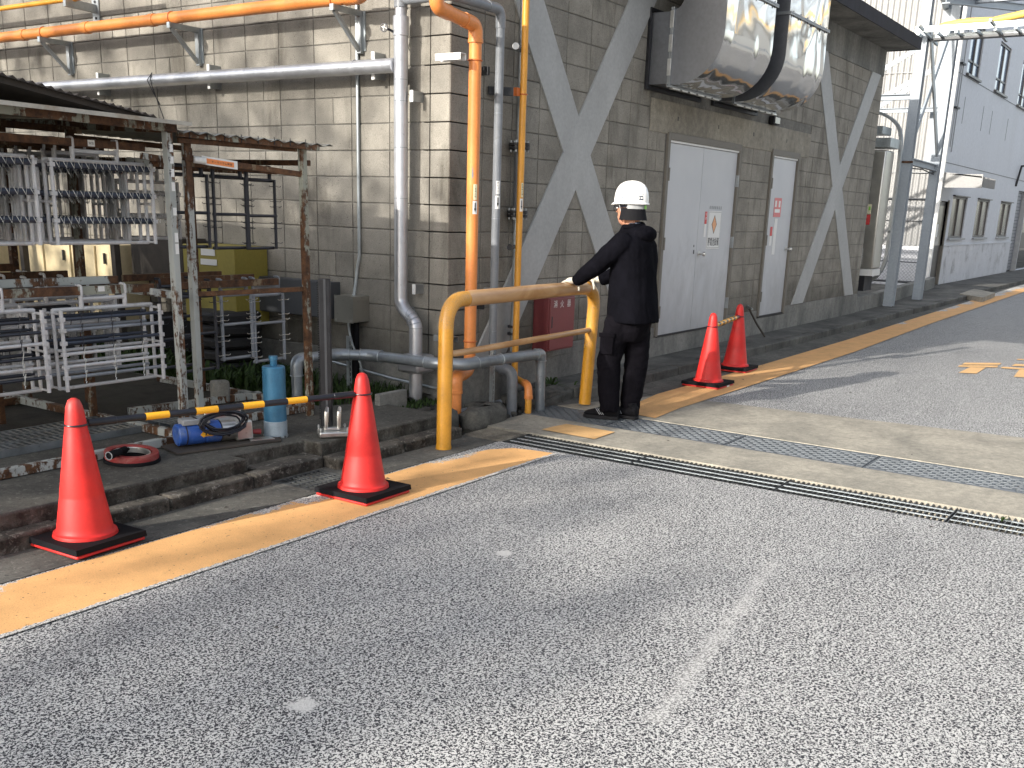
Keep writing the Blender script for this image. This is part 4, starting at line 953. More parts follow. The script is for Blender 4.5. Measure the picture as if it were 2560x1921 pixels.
# ================================================================ RACK SHEDS
def beam(t,name,p,q,w_,h_,mat): return MB().bar(p,q,w_,h_,0).build(name,mat,t,bevel=.002)
s1=thing('rack_shed','rusty pale green rack shed with flat sheet roof at the left edge of the photo','shed',(3.2,6,.155))
for x,y,w_,m in ((4.07,5.25,.045,'rust_w'),(2.2,5.25,.045,'rust_g'),(3.93,6.0,.04,'rust_g'),(4.07,7.0,.045,'rust_g'),(2.9,6.6,.04,'rust_h'),(3.55,7.0,.04,'rust_h'),(2.2,7.0,.045,'rust_g'),(3.50,6.35,.035,'rust_h')):
    beam(s1,'post',(x,y,.155),(x,y,1.985),w_,w_,m)
# length tape stickers on the front post
mb=MB(); y=5.2265
for k,(z,h_) in enumerate(((1.86,.045),(1.795,.04),(1.72,.045),(1.64,.05),(1.50,.045),(1.345,.055),(1.275,.06))): mb.add([(4.062,y-.001,z),(4.087,y-.001,z),(4.087,y-.001,z+h_),(4.062,y-.001,z+h_)],[(0,1,2,3)],0)
for z,tx in ((1.865,'43'),(1.80,'42'),(1.725,'41')): text_mb(mb,tx,(4.066,y-.0018,z+.004),(0,0,1),(-1,0,0),.014,1,maxw=.03)
mb.build('number_sticker',['labelw','ink'],s1)
for p,q,w_,h_,m in (((1.8,5.22,2.02),(4.11,5.22,1.995),.03,.05,'rust_g'),((4.07,5.22,1.99),(4.07,7.2,2.06),.03,.05,'rust_g'),((1.8,7.0,2.03),(4.1,7.0,2.02),.03,.05,'rust_h'),((1.8,6.1,2.0),(4.07,6.1,1.99),.04,.04,'rust_h'),
  ((1.8,5.45,1.883),(4.05,5.45,1.884),.03,.042,'rust_h'),((1.8,5.85,1.883),(4.05,5.85,1.884),.03,.042,'rust_h'),((1.8,6.3,1.883),(4.05,6.3,1.884),.03,.042,'rust_h'),((4.07,5.25,1.80),(4.07,7.0,1.82),.03,.05,'rust_w'),((3.92,5.30,1.83),(4.055,5.30,1.82),.03,.035,'rust_w'),
  ((1.8,5.43,1.082),(4.05,5.45,1.063),.03,.05,'rust_g'),((1.8,5.52,1.125),(3.85,5.52,1.115),.03,.045,'rust_w'),((1.8,5.9,1.09),(4.05,5.9,1.08),.03,.05,'rust_h'),((1.8,6.35,1.09),(4.05,6.35,1.09),.03,.05,'rust_h'),((1.8,7.0,1.10),(4.05,7.0,1.10),.03,.05,'rust_h'),
  ((4.07,5.25,1.03),(4.07,7.0,1.04),.04,.045,'rust_w'),((3.93,5.31,1.055),(4.06,5.31,1.025),.03,.04,'rust_w'),
  ((1.6,5.08,.185),(3.96,5.08,.185),.045,.05,'rust_w'),((3.96,5.08,.185),(3.96,7.3,.185),.045,.05,'rust_w'),((1.6,6.9,.185),(3.96,6.9,.185),.045,.05,'rust_g'),((2.6,5.1,.185),(2.6,6.9,.185),.045,.05,'rust_w'),((3.1,6.4,.185),(3.75,7.0,.185),.04,.045,'rust_w'),((1.6,6.12,.19),(3.1,6.12,.19),.05,.06,'rust_w')):
    beam(s1,'beam',p,q,w_,h_,m)
rf_=MB(); rf_.prism([(1.2,5.12,2.052),(4.15,5.12,2.022),(4.15,7.3,2.10),(1.2,7.3,2.13)],(0,0,.006)); rf_.build('roof_sheet','palesheet',s1)
MB().bar((1.4,5.125,2.045),(4.15,5.125,2.018),.012,.022).build('roof_edge','palesheet',s1)
for x,t_ in ((3.69,'W18'),): 
    mb=MB(); mb.box(x-.022,5.4335,1.868,x+.022,5.4345,1.903,0); text_mb(mb,t_,(x-.016,5.433,1.878),(1,0,0),(0,0,1),.014,1,maxw=.03); mb.build('sticker',['labelw','ink'],s1)
MB().box(3.655,5.4315,1.058,3.70,5.4325,1.088).build('sticker','labelw',s1)
dk=thing('dark_sheet_roof','dark brown lean-to roof sheet behind the rack shed, sloping up to the left','roof',(4.5,8,2.3))
mb=MB(); mb.add([(4.62,6.05,2.085),(2.4,6.4,2.45),(2.6,9.6,3.1),(5.9,9.3,2.40),(4.66,6.1,2.10)],[(0,1,2,3)]); 
mb=MB(); mb.prism([(4.60,6.05,2.07),(2.2,6.05,2.40),(2.2,9.0,2.44),(4.60,9.0,2.10)],(0,0,.035)); mb.build('roof_sheet','darkroof',dk)
mb=MB()
for k in range(40): x=2.2+k*.06; z=2.435-(x-2.2)*.1375; mb.prism([(x,6.02,z),(x+.03,6.02,z+.016),(x+.06,6.02,z-.008)],(0,2.9,.03))
mb.build('tile_rib','darkroof',dk)
for x,y in ((2.4,8.8),(4.5,8.8)): MB().box(x,y,.15,x+.05,y+.05,2.1).build('post','rust_h',dk)
# rack shed 2
s2=thing('rack_shed','smaller rusty rack shed with corrugated roof in the middle left','shed',(4.7,5.6,.155))
for x,y,m in ((4.265,5.34,'rust_w'),(5.04,5.12,'rust_g'),(5.15,6.4,'rust_h'),(4.30,6.6,'rust_h')): beam(s2,'post',(x,y,.155),(x+(.01 if x<5 else -.01),y,1.955),.042,.042,m)
for p,q,w_,h_,m in (((4.18,5.30,1.972),(5.12,5.06,1.945),.03,.035,'rust_g'),((4.2,5.32,1.935),(5.0,5.14,1.93),.02,.03,'rust_h'),((4.25,6.5,1.97),(5.15,6.4,1.95),.03,.035,'rust_h'),((4.25,5.34,1.84),(5.03,5.13,1.775),.035,.035,'rust_h'),((4.4,5.5,1.815),(5.15,5.5,1.80),.03,.045,'rust_h'),((4.4,5.8,1.80),(5.15,5.8,1.80),.03,.045,'rust_h'),((5.09,5.12,1.85),(5.15,6.4,1.86),.03,.035,'rust_h'),
  ((4.27,5.34,1.018),(5.04,5.13,1.032),.025,.03,'rust_h'),((4.3,5.5,1.06),(5.13,5.5,1.055),.03,.045,'rust_h'),((4.3,5.75,1.07),(5.13,5.75,1.07),.03,.045,'rust_h'),((4.3,6.1,1.07),(5.13,6.1,1.07),.03,.045,'rust_h'),
  ((4.05,5.30,.185),(5.18,5.235,.185),.045,.05,'rust_w'),((5.18,5.235,.185),(5.2,7.0,.185),.045,.05,'rust_w'),((4.2,6.0,.185),(5.25,5.86,.185),.045,.05,'rust_w')): beam(s2,'beam',p,q,w_,h_,m)
cr=MB(); n=46; vs=[]
for k in range(n+1):
    x=4.12+1.10*k/n; y0=5.29-.235*(k/n); zz=1.985-.02*k/n+.009*math.sin(k*math.pi*.5)
    vs+= [(x,y0-.03,zz),(x+.03,6.7,zz+.04),(x,y0-.03,zz-.003),(x+.03,6.7,zz+.037)]
fs=[]
for k in range(n): a=4*k; fs+=[(a,a+4,a+5,a+1),(a+2,a+3,a+7,a+6),(a,a+2,a+6,a+4)]
cr.add(vs,fs); cr.build('roof_sheet','corrug',s2,ang=80)
mb=MB()
for k in range(8): x=4.24+k*.11; y=5.275-.255*(x-4.2); mb.box(x,y-.004,1.945,x+.004,y,1.992)
mb.build('roof_hook','iron',s2,kind='stuff')
sb=thing('bay_sign','white sign board with orange strip hung on the smaller rack shed','sign',(4.5,5.25,1.84))
mb=MB(); u=V(.785,-.21,-.075).normalized(); o_=V(4.345,5.285,1.805); 
def quad(o_,w_,h_,mi,dy): mb.prism([o_+V(0,dy,0),o_+u*w_+V(0,dy,0),o_+u*w_+V(0,dy,h_),o_+V(0,dy,h_)],(0,.002,0),mi)
quad(o_,.235,.05,0,0); quad(o_+u*.03+V(0,0,.009),.18,.030,1,-.002); text_mb(mb,'オーガニウム専用',o_+u*.06+V(0,-.0035,.017),u,(0,0,1),.014,2,maxw=.135)
mb.build('board',['labelw','labelo','ink'],sb)
MB().tube([(4.295,5.30,1.83),(4.36,5.27,1.825)],.021,12).build('pole_end','white',sb)
MB().sheet([(-8,5.98),(5.30,5.98),(5.32,9.6),(-8,9.6)],.1595).build('rack_floor_shade','soil',kind='structure')  # dark sheet over the platform, standing in for the shade under the racks
# ---- hanging jigs
def jig(name,label,group,x0,x1,zt,zb,yf,dep,mat,cross,hooks,hang=.055,barmat=None,hw=.26,r=.0095,beamz=None,third=True):
    """frame of tubes hung on a beam by two hooks; x0..x1 wide, front at yf, depth dep"""
    r=r*1.12; t=thing(name,label,'hanging jig',((x0+x1)/2,yf,zt),group)
    w_=x1-x0; cx=(x0+x1)/2
    fr=MB()
    fr.cyl((x0,yf+dep/2,zt),(x1,yf+dep/2,zt),r*1.15,8); fr.cyl((x0,yf+dep/2,zb),(x1,yf+dep/2,zb),r,8)
    ys=(yf,yf+dep/2,yf+dep) if third else (yf,)
    for x,sx in ((x0,-1),(x1,1)):
        for k,y in enumerate(ys): fr.cyl((x,y,zt+.006),(x,y,zb-.006),r*(1 if k else 1.05),8)
        if third:
            for z in (zt-.015,(zt+zb)/2,zb+.004): fr.cyl((x,yf,z),(x,yf+dep,z),r*.7,6)
    fr.build('frame',mat,t)
    hg=MB(); a,b=cx-w_*hw*.85,cx+w_*hw*.85; bz=beamz or zt+.13; ym=yf+dep/2
    for x in (a,b):
        hg.cyl((x,ym,zt),(x,ym,zt+hang+.02),r*1.3,8); hg.tube(fil([(x,ym,zt+hang+.01),(x,ym-.012,bz-.03),(x,ym-.012,bz+.025),(x,ym+.035,bz+.025)],.01,2),r*.8,6)
    hg.cyl((a,ym,zt+hang),(b,ym,zt+hang),r*1.1,8); hg.build('hanger',mat,t)
    for i,(f_,m_) in enumerate(cross):
        z=zt+(zb-zt)*f_; br=MB()
        for y in ((yf+.004,yf+dep-.004) if third else (yf,)):
            br.cyl((x0-.012,y,z),(x1+.012,y,z),r*(1.6 if hooks=='V' else .95),8)
        br.build('cross_bar',m_ or mat,t)
        if third:
            for x in (x0,x1): MB().box(x-.016,yf-.014,z-.011,x+.016,yf+.012,z+.011).build('clip',mat,t)
        hk=MB()
        if hooks=='V':
            n=max(3,int(w_/.045))
            for k in range(n):
                x=x0+w_*(k+.7)/(n+.2)
                for y,dz in ((yf-.010,0),(yf+dep*.8,-.03)):
                    hk.tube([(x-.014,y-.006,z+.022+dz),(x,y-.016,z-.016+dz),(x+.012,y-.006,z+.018+dz)],.0022,5,cap=False)
        elif hooks=='J':
            for k in range(3):
                x=x0+w_*(.18+.3*k)
                hk.tube([(x+.012,yf-.004,z+.035),(x,yf-.006,z-.01),(x-.006,yf-.010,z-.028)],.0026,5)
                hk.tube([(x,yf-.012,z-.03),(x-.006,yf-.014,z-.040),(x-.002,yf-.008,z-.047)],.0028,5)
        elif hooks=='S' and i==0:
            for x in (x0,x1):
                for q in (.08,.30,.38,.62,.70,.92):
                    zq=zt+(zb-zt)*q
                    for s in (-1,1): hk.tube([(x,yf-.008,zq),(x+s*.035,yf-.008,zq-.004),(x+s*.048,yf-.008,zq-.002),(x+s*.052,yf-.008,zq+.004)],.0024,5)
        if not hk.v: continue
        hk.build('wire_hooks','jig_b' if (hooks=='J' and i<3) else ('wire' if mat in('jig_w','jig_g') else 'jig_b'),t,kind='stuff')
    return t
CU=[(.06,'jig_blue'),(.40,'jig_blue'),(.72,'jig_blue')]
GU='white hanging jigs in the big rack shed'
jig('hanging_jig','white upper jig with V hooks nearest the rack post, sticker W18 above it',GU,3.395,4.04,1.785,1.335,5.38,.14,'jig_w',CU,'V',beamz=1.884)
jig('hanging_jig','white upper jig with V hooks cut by the left edge of the photo',GU,2.62,3.29,1.792,1.335,5.38,.14,'jig_w',CU,'V',beamz=1.884)
jig('hanging_jig','white upper jig in the second row behind the W18 one',GU,3.40,4.0,1.77,1.33,5.80,.12,'jig_w',CU[:2],'V',beamz=1.884)
jig('hanging_jig','white upper jig in the second row at the left edge',GU,2.68,3.32,1.77,1.33,5.80,.12,'jig_w',CU[1:],'V',beamz=1.884)
jig('hanging_jig','white upper jig in the back row on the right',GU,3.45,3.98,1.74,1.32,6.25,.12,'jig_w',[(.3,None),(.7,None)],'J',beamz=1.884)
jig('hanging_jig','white upper jig in the back row on the left',GU,2.75,3.36,1.74,1.32,6.25,.12,'jig_w',[(.3,'jig_b'),(.7,None)],'V',beamz=1.884)
for i_,(yy_,ll) in enumerate(((5.56,'directly behind the front row'),(5.69,'third from the front'),(6.0,'fifth from the front'),(6.42,'near the back of the shed'),(6.6,'at the back of the shed'))):
    for xx,ww,sd_ in ((2.66,.63,'at the left edge'),(3.38,.61,'near the rack post')):
        jig('hanging_jig','white upper jig '+ll+' '+sd_,GU,xx+.02*i_,xx+ww,1.775,1.335,yy_,.05,'jig_w',CU if i_<2 else CU[1:],'V',beamz=1.884)
CL=[(.10,'jig_blue'),(.24,'jig_g'),(.40,'jig_blue'),(.54,None),(.70,None),(.84,'jig_g')]
jig('hanging_jig','white lower jig with dark wire hooks nearest the rack post',GU,3.36,4.02,.965,.515,5.36,.16,'jig_w',CL,'J',beamz=1.07)
jig('hanging_jig','white lower jig with black cross bars cut by the left edge of the photo',GU,2.60,3.245,.975,.525,5.36,.16,'jig_w',[(.12,'jig_b'),(.26,'jig_b'),(.40,None),(.57,'jig_b'),(.70,None),(.82,'jig_b')],'J',beamz=1.075)
for i_,(yy_,ll) in enumerate(((6.22,'sixth from the front'),(6.42,'near the back'))):
    for xx,ww,sd_ in ((2.66,.63,'at the left edge'),(3.38,.61,'near the rack post')):
        jig('hanging_jig','white lower jig '+ll+' '+sd_,GU,xx+.02*i_,xx+ww,.98,.54,yy_,.06,'jig_w',[(.2,'jig_b'),(.5,None),(.8,'jig_b')],'J',beamz=1.08)
for y in (5.60,5.68): 
    for x in (2.70,3.33): jig('hanging_jig',{(5.60,2.70):'white lower jig just behind the left one with black bars',(5.60,3.33):'white lower jig just behind the one by the post',(5.68,2.70):'third white lower jig from the front at left',(5.68,3.33):'third white lower jig from the front near the mid post'}[(y,x)],GU,x,x+.62,.975 if y<5.65 else 1.0,.56,y+.1,.05,'jig_w',[(.3,None),(.6,'jig_b')],'J',beamz=1.08,third=True)
jig('hanging_jig','white lower jig in the back row on the right',GU,3.42,3.98,.98,.54,6.0,.12,'jig_w',[(.2,'jig_b'),(.5,None),(.8,'jig_b')],'J',beamz=1.08)
jig('hanging_jig','white lower jig in the back row on the left',GU,2.75,3.36,.98,.54,6.0,.12,'jig_w',[(.2,'jig_b'),(.5,None),(.8,'jig_b')],'J',beamz=1.08)
jig('hanging_jig','white lower jig deep in the shed beside the rack back post',GU,3.45,4.0,1.0,.56,6.5,.12,'jig_w',[(.3,None),(.7,None)],'V',beamz=1.08)
GB='dark flat jigs in the small rack shed'
CS=[(.05,None),(.28,None),(.52,None),(.80,None)]
jig('hanging_jig','black upper flat jig behind the rusty second post',GB,4.26,4.55,1.745,1.30,5.50,.05,'jig_b',[(.52,None)],'S',third=False,beamz=1.81,hw=.5)
jig('hanging_jig','black upper flat jig below the white and orange sign',GB,4.60,4.87,1.742,1.29,5.50,.05,'jig_b',[(.52,None)],'S',third=False,beamz=1.81,hw=.5)
jig('hanging_jig','slate grey upper flat jig nearest the outer rack post',GB,4.885,5.13,1.735,1.285,5.50,.05,'jig_b',[(.52,None)],'S',third=False,beamz=1.80,hw=.5)
jig('hanging_jig','dark lower flat jig behind the rusty second post',GB,4.27,4.565,.985,.50,5.50,.05,'jig_b',[(.5,None)],'S',third=False,beamz=1.06,hw=.5)
jig('hanging_jig','grey lower flat jig in the middle of the small rack shed',GB,4.62,4.88,.98,.55,5.50,.05,'jig_g',[(.45,None)],'S',third=False,beamz=1.06,hw=.5)
jig('hanging_jig','grey lower flat jig nearest the outer rack post',GB,4.905,5.175,.965,.505,5.50,.05,'jig_g',[(.42,None)],'S',third=False,beamz=1.06,hw=.5)
jig('hanging_jig','second dark lower flat jig close behind the first',GB,4.22,4.50,.99,.52,5.62,.05,'jig_b',[(.3,None),(.6,None)],'S',third=False,beamz=1.07,hw=.5)
jig('hanging_jig','white jig hanging deep behind the black flat jigs',GB,4.30,4.75,1.70,1.33,6.05,.10,'jig_w',[(.2,None),(.6,None)],'V',beamz=1.82)
# things stored behind the racks by the wall
def boxthing(name,label,cat,x0,y0,z0,x1,y1,z1,mat,extra=None,group=None,bev=.006):
    t=thing(name,label,cat,((x0+x1)/2,(y0+y1)/2,z0),group); MB().box(x0,y0,z0,x1,y1,z1).build('body',mat,t,bevel=bev)
    if extra: extra(t)
    return t
def ex(t):
    for z0,z1,y0,y1 in ((1.13,1.185,7.19,7.37),(1.05,1.10,7.17,7.38)): MB().box(5.994,y0,z0,5.998,y1,z1).build('paper_label','labelw',t)
    MB().box(5.985,7.4,.80,5.999,7.42,.87).build('latch','iron',t)
boxthing('mustard_box','mustard yellow metal box with white paper labels standing behind the small rack','box',6.0,6.95,.54,6.375,7.62,1.215,'olive',ex)
for i in range(5): tag(MB().lathe([(.12,0),(.27,.005),(.30,.03),(.30,.075),(.27,.10),(.12,.105),(.10,.09),(.10,.015),(.12,0)],(6.05,7.15,.14+i*.108),28).build('tyre','tyre'),['tyre at the bottom of the stack under the mustard box','second tyre from the bottom under the mustard box','middle tyre of the stack under the mustard box','fourth tyre of the stack under the mustard box','top tyre of the stack right under the mustard box'][i],'tyre','stacked tyres')
tag(MB().box(6.1,7.5,.15,6.38,8.3,.55).build('black_crate','black',bevel=.01),'black crate in the dark behind the tyres','crate')
for i,(y0,y1,l) in enumerate(((8.62,9.2,'cream painted cabinet behind the racks, right one'),(9.28,10.25,'cream painted cabinet behind the racks, middle one'),(10.62,12.6,'cream painted cabinet behind the racks at the left edge'))):
    def ex2(t,y0=y0,y1=y1):
        for y in (y0+.02,(y0+y1)/2-.01,y1-.05): MB().box(5.98,y,.5,5.999,y+.03,1.14).build('door_rail','cream',t)
        MB().box(5.975,y0+.12,.98,5.99,y0+.14,1.08).build('handle','iron',t)
    boxthing('cream_cabinet',l,'cabinet',6.0,y0,.45,6.37,y1,1.16,'cream',ex2,'cream cabinets behind the racks')
boxthing('dark_crate','dark crate between the mustard box and the cream cabinets','crate',6.1,7.75,.9,6.37,8.5,1.25,'wood')
for y in (8.4,9.9): 
    t=thing('timber_prop','dark timber prop leaning by the wall '+('nearer' if y<9 else 'farther'),'timber',(5.9,y,.15)); MB().bar((5.88,y,.15),(5.92,y+.1,1.9),.06,.06).build('beam','wood',t)
# steel floor planks
for i,(y0) in enumerate((5.50,5.66,5.82)):
    t=thing('steel_plank','perforated steel plank on the floor of the big rack, '+['front one','middle one','back one'][i],'plank',(3.2,y0,.155),'steel planks on the rack floor')
    mb=MB(); mb.box(1.2,y0,.157,3.93,y0+.012,.20); mb.box(1.2,y0+.138,.157,3.93,y0+.15,.20)
    n=60
    for k in range(n): x=1.2+k*2.73/n; mb.add([(x,y0+.012,.198),(x+.022,y0+.012,.198),(x+.034,y0+.138,.198),(x+.012,y0+.138,.198)],[(0,1,2,3)])
    for s in range(1,3): mb.box(1.2,y0+s*.045,.19,3.93,y0+s*.045+.012,.1975)
    mb.build('plank_mesh','floorgrate',t,kind='stuff')
t=thing('steel_plank','perforated steel plank on the floor of the small rack','plank',(4.5,5.5,.155)); mb=MB()
for k in range(26): mb.box(4.1+k*.038,5.42,.19,4.1+k*.038+.010,5.68,.196)
for y in (5.42,5.54,5.66): mb.box(4.1,y,.157,5.08,y+.012,.189)
mb.build('plank_mesh','floorgrate',t,kind='stuff')
# ================================================================ DRILLING TOOLS
bc=thing('core_bit','blue core drill barrel standing upright on its segment teeth','core drill bit',(4.42,4.80,.155))
MB().lathe([(.0715,.105),(.0715,.445),(.066,.452),(.02,.455)],(4.42,4.80,.155),36).build('barrel','blue_core',bc); MB().lathe([(.0735,.012),(.0735,.104),(.0715,.106)],(4.42,4.80,.155),36).build('worn_band','worn_blue',bc)
MB().lathe([(.02,.45),(.023,.455),(.023,.49),(.028,.492),(.028,.515),(.018,.517),(.0001,.517)],(4.42,4.80,.155),20).build('hub','blue_core',bc)
mb=MB()
for k in range(11):
    a=k*2*math.pi/11; p=Vector((4.42+.0735*math.cos(a),4.80+.0735*math.sin(a),.155)); d=Vector((-math.sin(a),math.cos(a),0))
    mb.bar(p-d*.012+V(0,0,.006),p+d*.012+V(0,0,.006),.007,.013)
mb.build('segment_teeth','galv',bc,kind='stuff')
ds_=thing('drill_stand','tall dark perforated drill column with cast aluminium foot','drill stand',(4.70,4.60,.155))
ax=V(.25,-.97,0).normalized(); 
fb=MB(); c=V(4.66,4.53,0); a_=V(.78,-.62,0); b_=V(.62,.78,0)
def rp(u_,v_,z): return c+a_*u_+b_*v_+V(0,0,z)
fb.prism([rp(-.095,-.07,.162),rp(.095,-.07,.162),rp(.095,.07,.162),rp(-.095,.07,.162)],(0,0,.035)); fb.build('foot_plate','alu',ds_,bevel=.008)
mb=MB(); mb.prism([rp(-.06,-.02,.197),rp(.045,-.02,.197),rp(.045,.03,.197),rp(-.06,.03,.197)],(0,0,.02)); mb.build('foot_rib','alu',ds_,bevel=.005)
for u_,v_ in ((-.085,-.06),(.085,-.06),(.085,.06),(-.085,.06)): 
    mb=MB(); p=rp(u_,v_,.19); mb.cyl(p,p+V(0,0,.035),.006,8); mb.cyl(p+V(0,0,.018),p+V(0,0,.03),.009,6); mb.build('levelling_screw','steelgrey',ds_)
for u_ in (-.045,.035):
    mb=MB(); pts=[rp(u_,-.01,.205),rp(u_,-.015,.27),rp(u_+.004,-.01,.315),rp(u_+.012,.02,.335),rp(u_+.016,.04,.29),rp(u_+.012,.035,.24)]; mb.tube(pts,[.012,.014,.014,.012,.011,.009],10); mb.build('clamp_arm','alu',ds_)
c2=V(4.70,4.62,0); cm=MB(); h0,h1=.205,1.145
def cp(u_,v_,z): return c2+V(.64,-.77,0)*u_+V(.77,.64,0)*v_+V(0,0,z)
cm.prism([cp(-.037,-.03,h0),cp(.037,-.03,h0),cp(.037,.03,h0),cp(-.037,.03,h0)],(0,0,h1-h0)); cm.build('column','iron',ds_,bevel=.006)
cm=MB(); cm.prism([cp(-.004,-.034,h0),cp(.010,-.034,h0),cp(.010,-.030,h0),cp(-.004,-.030,h0)],(0,0,h1-h0)); cm.build('column_rib','panel_dark',ds_)
mb=MB()
for k in range(9): p=cp(.024,-.0305,.33+k*.095); mb.cyl(p,p+V(-.77,-.64,0)*.0012,.0045,8)
mb.build('column_hole','ink',ds_,kind='stuff')
mb=MB(); 
for k in range(80): p=cp(-.037,.0,.25+k*.011); mb.box(p.x-.006,p.y-.004,p.z,p.x,p.y+.01,p.z+.006)
mb.build('gear_rack','iron',ds_,kind='stuff')
mt=thing('drill_motor','blue and bare metal drill motor with coiled black cable lying on a board','drill motor',(4.0,4.95,.17))
A0=V(3.775,4.955,.245); A1=V(4.03,4.875,.245)
MB().cyl(A0,A0+(A1-A0)*.62,.066,28).build('motor_housing','blue_motor',mt,bevel=.008); MB().cyl(A0+(A1-A0)*.62,A1,.066,28).build('motor_housing','blue_motor',mt,bevel=.004)
for f_ in (.18,.99): MB().ring(A0+(A1-A0)*f_,(A1-A0),.0665,.0035,28,8).build('housing_seam','ink',mt)
d_=(A1-A0).normalized(); MB().cyl(A1,A1+d_*.10,.064,24).build('gear_housing','alu',mt,bevel=.006)
mb=MB(); mb.bar(A1+d_*.09+V(0,0,-.01),A1+d_*.20+V(0,0,-.005),.10,.12); mb.build('gearbox','alu',mt,bevel=.01)
mb=MB(); mb.bar(A0+d_*.03+V(0,0,.075),A0+d_*.20+V(0,0,.075),.09,.035); mb.build('switch_box','tape_grey',mt,bevel=.006)
mb=MB(); mb.bar(A0+d_*.20+V(.02,.08,.06),A0+d_*.44+V(.02,.08,.06),.09,.11); mb.build('carriage','alu',mt,bevel=.008)
for k in range(5): 
    p=A0+d_*(.22+k*.045)+V(.01,.03,.115); MB().cyl(p,p+V(0,0,.01),.007,6).build('bolt','iron',mt)
# sticker on the housing : yellow double arrow outline with block capitals, as seen it lies upside down
sk=MB(); ctr=A0+d_*.185; q=-d_; 
def hp(s,an,rad=.0672): 
    nrm=V(-d_.y,d_.x,0)*-1; nrm=V(d_.y,-d_.x,0); 
    return ctr+d_*s+(nrm*math.cos(an)+V(0,0,1)*math.sin(an))*rad
def hq(pts,mi,rad): sk.add([hp(s,a,rad) for s,a in pts],[tuple(range(len(pts)))],mi)
hq([(-.062,.0),(-.040,.30),(-.040,.18),(.052,.22),(.052,-.26),(.040,-.20),(-.034,-.18),(-.040,-.30)],0,.0675)
hq([(-.030,.10),(.034,.12),(.034,-.12),(-.030,-.10)],1,.0680)
for k in range(3): hq([(-.022+k*.018,.07),(-.010+k*.018,.07),(-.010+k*.018,-.07),(-.022+k*.018,-.07)],0,.0684)
sk.build('sticker',['bar_yellow','ink'],mt)
cb=MB(); r_=random.Random(4); pts=[]
nq=V(-.30,-.95,0); c0_=A1+nq*.085+V(0,0,.065)
for k in range(96):
    a=k*.40; rad=.118+.02*math.sin(k*.23)+r_.uniform(-.004,.004); pts.append(c0_+d_*(rad*1.15*math.cos(a))+V(0,0,rad*.50*math.sin(a)+.01*math.sin(k*.11))+nq*(.016*math.sin(k*.37)))
pts+= [A0+d_*.30+nq*.08+V(0,0,-.02),A0+d_*.12+nq*.03+V(0,0,.09),A0+d_*.1+V(0,.03,.12)]
cb.tube(pts,.0062,8); cb.build('cable','blackgloss',mt)
MB().tube([(4.09,4.99,.36),(4.15,4.94,.335),(4.27,4.90,.375)],.006,8).build('lever','alu',mt)
mb=MB(); mb.cyl((4.225,4.845,.17),(4.225,4.845,.235),.017,14); mb.build('water_valve','blue_motor',mt); MB().tube([(4.235,4.835,.21),(4.30,4.81,.205)],[.012,.018],12).build('hose_tail','hose_red',mt)
bd=thing('base_board','dark board under the drill motor','board',(4.0,4.9,.155)); mb=MB(); mb.prism([(3.68,4.835,.157),(4.33,4.655,.157),(4.37,4.72,.157),(4.15,5.09,.157),(3.76,5.14,.157)],(0,0,.014)); mb.build('board','wood',bd,bevel=.003)
sl=MB().prism([(4.17,4.755,.172),(4.31,4.69,.172),(4.33,4.76,.172),(4.22,4.83,.172)],(0,0,.004)); tag(sl.build('metal_scrap','alu'),'thin bright metal scrap lying at the tip of the board','scrap')
vr=thing('vacuum_ring','dull red oval vacuum pad with black hose end','vacuum pad',(3.43,4.92,.155))
def oval(R1,R2,z0,n=36): return [(3.44+R1*math.cos(2*math.pi*k/n),4.92+R2*math.sin(2*math.pi*k/n),z0) for k in range(n)]
def ovr(R1,R2,w_,z0,z1,mat,name,tilt=0):
    n=36; o1,o2,o3,o4=oval(R1,R2,z0),oval(R1,R2,z1),oval(R1-w_,R2-w_,z1),oval(R1-w_,R2-w_,z0); vs=o1+o2+o3+o4; fs=[]
    vs=[(x,y,z+tilt*(y-4.92)) for x,y,z in vs]
    for k in range(n):
        j=(k+1)%n; fs+=[(k,j,n+j,n+k),(n+k,n+j,2*n+j,2*n+k),(2*n+k,2*n+j,3*n+j,3*n+k)]
    MB().add(vs,fs).build(name,mat,vr,bevel=.003)
ovr(.150,.165,.05,.158,.176,'black','rubber_skirt'); ovr(.142,.157,.035,.177,.215,'hose_red','ring_shell',.05); ovr(.100,.112,.008,.178,.21,'alu','inner_rim',.05)
MB().tube([(3.245,4.845,.232),(3.31,4.865,.236),(3.37,4.90,.230),(3.43,4.935,.225)],[.023,.021,.015,.010],16).build('hose_end','black',vr)
for k in range(5): MB().ring((3.345+k*.013,4.882+k*.0085,.234-k*.001),(.8,.5,0),.017,.003,14,6).build('hose_rib','black',vr)
MB().ring((3.243,4.844,.232),(.95,.3,0),.021,.003,18,6).build('hose_rim','tape_grey',vr)
kb=thing('grey_kerb_piece','small upright grey block beside the drill stand board','block',(5.0,6.0,.15)); MB().prism([(4.86,5.93,.155),(4.97,5.86,.155),(5.0,5.93,.155),(4.89,6.0,.155)],(0,0,.17)).build('body','found',kb,bevel=.02)
# ================================================================ hand tool by the wall
ht=thing('long_handled_tool','long handled hammer leaning at the wall beside the far cone','tool',(12.7,4.8,.1))
MB().tube([(12.90,4.76,.095),(12.75,4.84,.28),(12.62,4.90,.46)],.013,8).build('handle','wood',ht); MB().tube([(12.48,4.80,.47),(12.62,4.90,.475),(12.70,4.95,.48)],[.012,.018,.016],8).build('head','steelgrey',ht)
